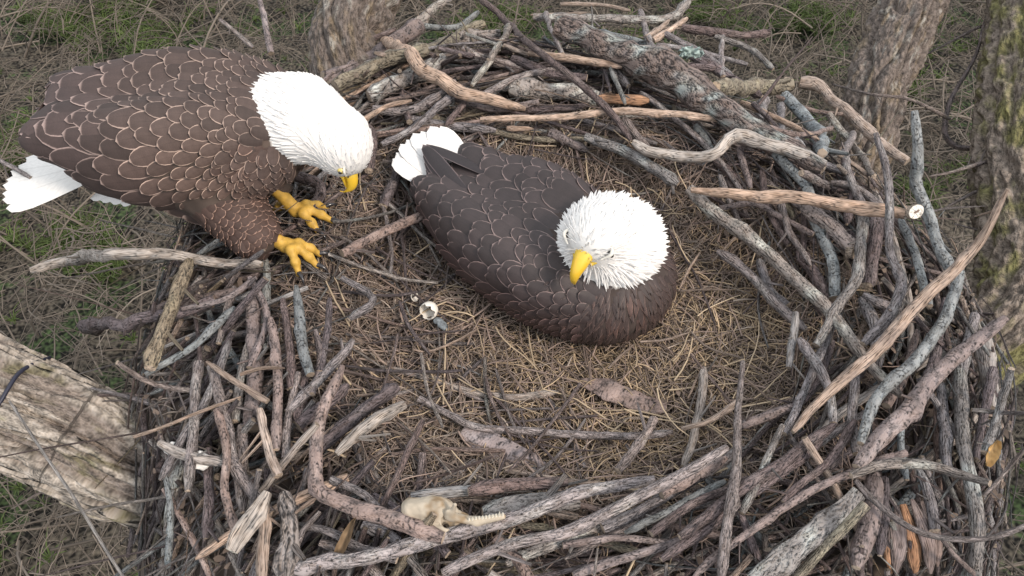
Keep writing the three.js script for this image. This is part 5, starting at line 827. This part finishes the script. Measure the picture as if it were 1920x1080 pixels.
{ // sitting eagle in the cup
  const at = V(.045, -.035, -.07), bird = base('eagle', at); bird.rotation.y = Math.atan2(-.73, .684); tag(bird, 'dark bald eagle sitting low in the cup, its white head turned to the viewer', 'eagle', 'pair of bald eagles');
  bird.updateMatrixWorld(); const viewer = bird.worldToLocal(camera.position.clone()), r = rng(57);
  const L = (x, y, z) => V(x, y, z).applyQuaternion(bird.quaternion.clone().invert());
  const trunk = [ell([.06, .095, -.01], [.235, .125, .14]), ell([.195, .10, -.062], [.14, .122, .15]), ell([-.17, .105, 0], [.16, .05, .085], [0, 0, -.05])];
  const wings = [ell([.0, .115, .085], [.225, .105, .08], [.1, .08, 0]), ell([-.16, .125, .055], [.165, .05, .055], [0, .22, -.04]), ell([.02, .12, -.10], [.235, .11, .085], [-.1, -.06, 0]), ell([-.16, .125, -.06], [.18, .05, .055], [0, -.2, -.04])];
  const neck = [ell([.172, .205, -.072], [.112, .088, .112]), cap([.175, .21, -.05], [.178, .265, -.02], .08, .062), ell([.184, .302, .0], [.058, .054, .057])];
  const bodyF = field([...trunk, ...wings], .04), headF = field(neck, .035), all = (x, y, z) => Math.min(bodyF(x, y, z), headF(x, y, z) - .0005);
  bodyMesh(bird, all, headF, [-.46, -.05, -.28], [.38, .40, .24], [.06, .044, .038]);
  const axis = new THREE.CatmullRomCurve3([V(.24, .1, -.03), V(.14, .11, -.02), V(.0, .12, 0), V(-.15, .12, 0), V(-.31, .125, 0)]);
  const low = p => smooth(.18, .08, p.y);
  const list = plumage(bodyF, axis, s => [mix(.05, .15, Math.pow(s, .95)), mix(.034, .072, Math.pow(s, .8))], r, {
    lift: .0095, step: .34, gap: .66, messy: .3, keep: p => headF(p.x, p.y, p.z) > -.004 && p.y > -.04,
    flow: (p, s, a, d) => { const k = low(p); return d.add(V(0, -.35 * k, 0)); },
    local: (p, s, a, l, w) => { const k = low(p); return [l * (1 - .5 * k), w * (1 - .5 * k)]; },
    tint: (p, s, a, q) => { const k = low(p), b = (.74 + .46 * q()) * (1 + .3 * k); return [b * (1 + .22 * k), b * .97, b * (1 - .06 * k)]; },
  });
  dress(bird, 'contour_feather', list, featherMats.dark, 285, viewer);
  const chest = cover(bodyF, V(.16, .1, -.04), V(.17, .26, -.06), 1500, r, { point: true, size: () => [.040, .017], pull: p => V(-.25, -.5, 0), messy: .6, lift: .005, keep: p => p.x > .12 && headF(p.x, p.y, p.z) > -.004 && p.y > -.04, tint: (p, s, a, q) => { const b = .8 + .5 * q(); const o = smooth(.0, .3, fbm(p.x * 22, p.y * 22, p.z * 22 + 4, 2)); return [b * (1.05 + .9 * o), b * (.93 + .55 * o), b * (.88 + .42 * o)]; } });
  { const m = add(bird, 'breast_feathers', mergeGeometries(chest.map(q => q.geo)), featherMats.dark); m.userData.kind = 'stuff'; }
  const wl = [];
  for (const s of [1, -1]) for (let i = 0; i < 9; i++) { const t = i / 8; wl.push([V(-.10 - .02 * t, .145 + .035 * t, s * (.12 - .06 * t)), V(-.24 - .145 * t, .135 + .035 * t + (s > 0 ? .006 : 0), s * (.095 - .088 * t)), V(0, 1, s * (.9 - .7 * t)), .05 - .012 * t, { droop: .02, tint: [.6, .6, .68] }]); }
  flight(bird, 'flight_feather', wl, featherMats.dark);
  const tail = []; for (let i = 0; i < 8; i++) { const t = i / 3.5 - 1; tail.push([V(-.2, .125, .025 * t), V(-.447 + .03 * t * t, .15 + .006 * (i % 2) - .01 * t, .078 * t), V(0, 1, .12 * Math.sin(i * 2.1)), .058, { tint: [.8, .79, .77], round: .74 }]); }
  flight(bird, 'tail_feather', tail, featherMats.white);
  const F = L(-.46, -.46, .76).normalize(), C = L(-.34, .72, .6); C.addScaledVector(F, -C.dot(F)).normalize();
  const H = V(.187, .305, .004), bb = H.clone().addScaledVector(F, .06);
  const S1 = F.clone().cross(C).normalize(), eyes = [1, -1].map(k => H.clone().addScaledVector(F, .037).addScaledVector(C, .011).addScaledVector(S1, k * .047)).concat([1, -1].flatMap(k => [[.036, .029], [.048, .025], [.058, .02]].map(q => H.clone().addScaledVector(F, q[0]).addScaledVector(C, -.012).addScaledVector(S1, k * q[1] * 1.3))));
  const hl = cover(headF, V(.182, .235, -.03), bb, 1500, r, { point: true, size: d => [clamp(d * .36, .012, .062), clamp(d * .115, .007, .019)], pull: p => V(0, -.25, 0), lift: .011, messy: .5, keep: p => eyes.every((e, i) => e.distanceTo(p) > (i < 2 ? .0105 : .0125)), tint: white });
  { const m = add(bird, 'head_feathers', mergeGeometries(hl.map(q => q.geo)), featherMats.white, 'ruffled white feathers of head and neck'); m.userData.kind = 'stuff'; }
  face(bird, H, F, C, .060, 1.14, true);
}

// ---------- small things in and on the nest ----------
function solo(name, geo, mat, label, category) { const c = seat(geo), m = add(scene, name, geo, mat); m.position.copy(c); return tag(m, label, category); }
const vc = (rough, extra) => new THREE.MeshStandardMaterial({ vertexColors: true, roughness: rough, ...extra });
{ // broken egg shell
  const shell = (c, R, cutY, tilt, seed) => {
    const pos = [], idx = [], col = [], n = 28, k = 10, q = new THREE.Quaternion().setFromEuler(new THREE.Euler(...tilt));
    for (const [R1, tone] of [[R, .8], [R * .93, .7]]) for (let i = 0; i <= k; i++) for (let j = 0; j < n; j++) {
      const end = cutY + .35 * noise(Math.cos(j / n * 6.283) * 2 + seed, Math.sin(j / n * 6.283) * 2, 1) + .12 * (j % 3 - 1), a = i / k * (Math.PI * .5 + end), b = j / n * 6.2832, p = V(Math.sin(a) * Math.cos(b) * R1, -Math.cos(a) * R1 * 1.12, Math.sin(a) * Math.sin(b) * R1).applyQuaternion(q);
      pos.push(c.x + p.x, c.y + p.y, c.z + p.z); const e = tone * (.95 + .1 * noise(p.x * 200, p.y * 200, p.z * 200)); col.push(e, e * .95, e * .86);
    }
    const ring = (k + 1) * n; for (const o of [0, ring]) for (let i = 0; i < k; i++) for (let j = 0; j < n; j++) { const a = o + i * n + j, b = o + i * n + (j + 1) % n; o ? idx.push(a, b, a + n, a + n, b, b + n) : idx.push(a, a + n, b, a + n, b + n, b); }
    for (let j = 0; j < n; j++) { const a = k * n + j, b = k * n + (j + 1) % n; idx.push(a, a + ring, b, b, a + ring, b + ring); }
    return meshGeo(pos, idx, null, col);
  };
  solo('eggshell', shell(V(-.19, .008, .072), .021, .35, [1.0, .3, .5], 2), vc(.55), 'broken white eggshell lying in the grass beside the sitting eagle', 'eggshell');
  solo('eggshell', shell(V(-.223, .0, .026), .012, -.35, [.7, 0, -.9], 7), vc(.55), 'small white eggshell fragment above the broken eggshell', 'eggshell');
  solo('pellet', surfaceNet(field([ell([-.168, -.004, .092], [.012, .008, .009]), ell([-.158, -.003, .104], [.011, .007, .010]), ell([-.151, -.005, .113], [.007, .005, .006])], .006), [-.19, -.03, .07], [-.13, .02, .13], .002, (x, y, z) => { const e = .8 + 1.4 * fbm(x * 160, y * 160, z * 160, 3); return [.2 * e, .225 * e, .24 * e]; }), vc(.9), 'small blue grey furry pellet touching the broken eggshell', 'pellet');
}
{ // skull and lower jaw
  const bone = (x, y, z) => { const e = .85 + .5 * fbm(x * 50, y * 50, z * 50, 3), s = smooth(.0, .3, fbm(x * 28 + 3, y * 28, z * 28, 3)); return [mix(.5, .3, s) * e, mix(.435, .21, s) * e, mix(.34, .12, s) * e]; };
  const c = V(-.142, .165, .612), a = (x, y, z) => [c.x + x, c.y + y, c.z + z];
  const plus = field([ell(a(.008, .006, 0), [.038, .024, .024]), cap(a(-.03, .022, 0), a(.02, .03, 0), .004, .004), cap(a(-.02, .004, .026), a(.03, .006, .034), .0042, .0042), cap(a(.03, .006, .034), a(.055, -.006, .02), .0042, .005), cap(a(.03, .0, .004), a(.062, -.012, .008), .014, .009), cap(a(.0, -.006, .028), a(.05, -.010, .026), .005, .004), ell(a(-.03, .004, 0), [.018, .02, .022])], .012), holes = field([ell(a(-.05, .0, .004), [.018, .013, .014]), ell(a(.036, .012, .022), [.013, .015, .012]), ell(a(.02, -.006, .026), [.016, .008, .010])], .004);
  solo('skull', surfaceNet((x, y, z) => Math.max(plus(x, y, z) + .0016 * noise(x * 190, y * 190, z * 190), -holes(x, y, z)), a(-.07, -.04, -.05), a(.09, .05, .05), .0028, bone), vc(.7), 'tan and white animal skull lying against the near rim branches', 'skull');
  const j = V(-.060, .185, .626), b = (x, y, z) => [j.x + x, j.y + y, j.z + z], jaw = base('jawbone', V(...b(0, -.02, 0))); tag(jaw, 'tan jawbone with a row of white teeth beside the skull', 'bone');
  const off = g => g.translate(-j.x, -j.y + .02, -j.z);
  add(jaw, 'jaw', off(surfaceNet(field([cap(b(-.045, -.006, 0), b(.0, -.010, .008), .0075, .0075), cap(b(.0, -.010, .008), b(.045, -.003, .002), .0075, .005), cap(b(-.042, -.004, 0), b(-.034, .028, -.006), .006, .0035), ell(b(-.047, .004, -.001), [.006, .012, .004])], .008), b(-.06, -.03, -.03), b(.06, .045, .03), .0024, bone)), vc(.7));
  const tooth = vc(.4);
  for (let i = 0; i < 11; i++) { const t = i / 10, x = -.012 + .056 * t, big = i === 9 ? 1.8 : 1, z = .008 - .007 * t, g = tubeGeo([V(...b(x, -.006 + .006 * t, z)), V(...b(x + .0006, .002 + .006 * t, z)), V(...b(x + .001, .008 * big + .004 * t, z))], q => .0024 * (1 - q) + .0006, 0, 6, 4, [.74, .7, .6]); add(jaw, 'tooth', off(g), tooth); }
}
{ // bark slabs, chips, leaves
  const slab = (pts, w, thick, kind, seed) => branchGeo(kind, pts.flat(), w, seed, { flat: thick, sides: 12, shoots: 0, ragged: true, bend: .3 });
  const lay = (name, pts, w, thick, kind, seed, label) => solo(name, slab(pts, w, thick, kind, seed), wood[KIND[kind][0]], label, 'bark');
  lay('bark_piece', [[.145, -.018, .245], [.21, -.012, .27], [.27, -.014, .30], [.325, -.012, .315]], [.01, .024, .025, .018], .25, 'r', 3001, 'reddish bark slab lying in the grass below the sitting eagle');
  lay('bark_piece', [[-.10, .0, .37], [-.03, .004, .415], [.04, .006, .45], [.075, .01, .47]], [.02, .032, .03, .012], .25, 'r', 3002, 'long reddish bark slab half buried at the near edge of the cup');
  const leafMat = vc(.7, { side: THREE.DoubleSide });
  const leaf = (name, c, L, W, curl, yaw, tilt, rgb, label) => {
    const pos = [], idx = [], col = [], q = new THREE.Quaternion().setFromEuler(new THREE.Euler(tilt, yaw, tilt * .6)), n = 10, m = 6;
    for (const th of [0, -.0012]) for (let i = 0; i <= n; i++) for (let k = 0; k <= m; k++) { const t = i / n, b = k / m * 2 - 1, w = W * Math.pow(Math.sin(3.1416 * (.06 + .9 * t)), .7) * (1 + .2 * noise(t * 7, b, yaw)), p = V((t - .5) * L, curl * W * (b * b) + .25 * curl * L * (t - .5) * (t - .5) + .003 * noise(t * 12, b * 4, yaw) + th, w * b).applyQuaternion(q); pos.push(c[0] + p.x, c[1] + p.y, c[2] + p.z); const e = .85 + .5 * noise(t * 9, b * 5, 3 + yaw) - .25 * (Math.abs(b) < .1); col.push(rgb[0] * e, rgb[1] * e, rgb[2] * e); }
    const S = (n + 1) * (m + 1); for (const o of [0, S]) for (let i = 0; i < n; i++) for (let k = 0; k < m; k++) { const a = o + i * (m + 1) + k; o ? idx.push(a, a + m + 1, a + 1, a + m + 1, a + m + 2, a + 1) : idx.push(a, a + 1, a + m + 1, a + m + 1, a + 1, a + m + 2); }
    return solo(name, meshGeo(pos, idx, null, col), leafMat, label, 'leaf');
  };
  leaf('dead_leaf', [.86, .16, .5], .05, .011, .9, 1.15, .4, [.5, .32, .13], 'curled yellow orange leaf at the right edge of the nest');
  leaf('dead_leaf', [-.28, .15, .655], .095, .009, 1.4, 1.1, .5, [.27, .19, .115], 'twisted tan leaf below the reddish hooked branch');
  // broken orange heartwood at the lower right corner of the nest
  const rw = rng(64), st = base('broken_stump', V(.70, .06, .62)); tag(st, 'splintered orange brown stump end at the lower right of the nest', 'stump');
  for (let i = 0; i < 7; i++) { const x = -.05 + .016 * i, z = .02 * rw(), y = .02 + .012 * rw(), a = (rw() - .5) * .05; add(st, 'splinter', slab([[x, y + .02 + .01 * rw(), z - .05 - .02 * rw()], [x + .006 + a * .5, y + .012, z], [x + a, y - .012, z + .05]], [.006, .013, .008], .5, i % 3 ? 'r' : 'o', 3100 + i), wood.grain); }
  // white droppings on sticks
  const blob = (c, r, seed) => surfaceNet((x, y, z) => field([ell(c, r), ell([c[0] + r[0] * .7, c[1] - .003, c[2] + .004], [r[0] * .6, r[1] * .8, r[2] * .7])], .008)(x, y, z) + .004 * noise(x * 130 + seed, y * 130, z * 130), [c[0] - .05, c[1] - .03, c[2] - .04], [c[0] + .06, c[1] + .03, c[2] + .04], .003, () => [.78, .77, .74]);
  solo('dropping', blob([-.63, .118, .472], [.018, .008, .013], 2), vc(.6), 'round white dropping on a stick beside the pale limb', 'dropping');
  solo('dropping', blob([-.573, .125, .498], [.016, .009, .018], 9), vc(.6), 'white dropping splashed on the sticks, right of the round one', 'dropping');
  solo('lichen', surfaceNet((x, y, z) => field([ell([.48, .152, -.70], [.02, .012, .014]), ell([.505, .155, -.69], [.012, .012, .010])], .01)(x, y, z) + .016 * noise(x * 130, y * 130, z * 130), [.42, .12, -.75], [.55, .19, -.64], .003, (x, y, z) => { const e = .8 + .6 * noise(x * 80, y * 80, z * 80); return [.34 * e, .43 * e, .40 * e]; }), vc(.95), 'blue green tuft of lichen at the left end of the sawn log', 'lichen');
}
{ // cable round the pale limb
  const [, P, R] = LIMBS[3], a = V(P[3], P[4], P[5]), b = V(P[6], P[7], P[8]), c = a.clone().lerp(b, .42), T = b.clone().sub(a).normalize(), N = V(0, 1, 0).addScaledVector(T, -T.y).normalize(), B = T.clone().cross(N), r = mix(R[1], R[2], .42) + .009, pts = [];
  for (let i = 0; i < 24; i++) { const t = i / 24 * 6.2832; pts.push(c.clone().addScaledVector(N, r * Math.cos(t)).addScaledVector(B, r * Math.sin(t)).addScaledVector(T, .02 * Math.cos(t + .6) + .006 * Math.sin(5 * t))); }
  solo('cable', new THREE.TubeGeometry(new THREE.CatmullRomCurve3(pts, true), 120, .0045, 8, true), new THREE.MeshStandardMaterial({ color: new THREE.Color().setRGB(.02, .022, .04), roughness: .45 }), 'dark cable looped round the pale limb at the left edge', 'cable');
}
renderer.render(scene, camera);
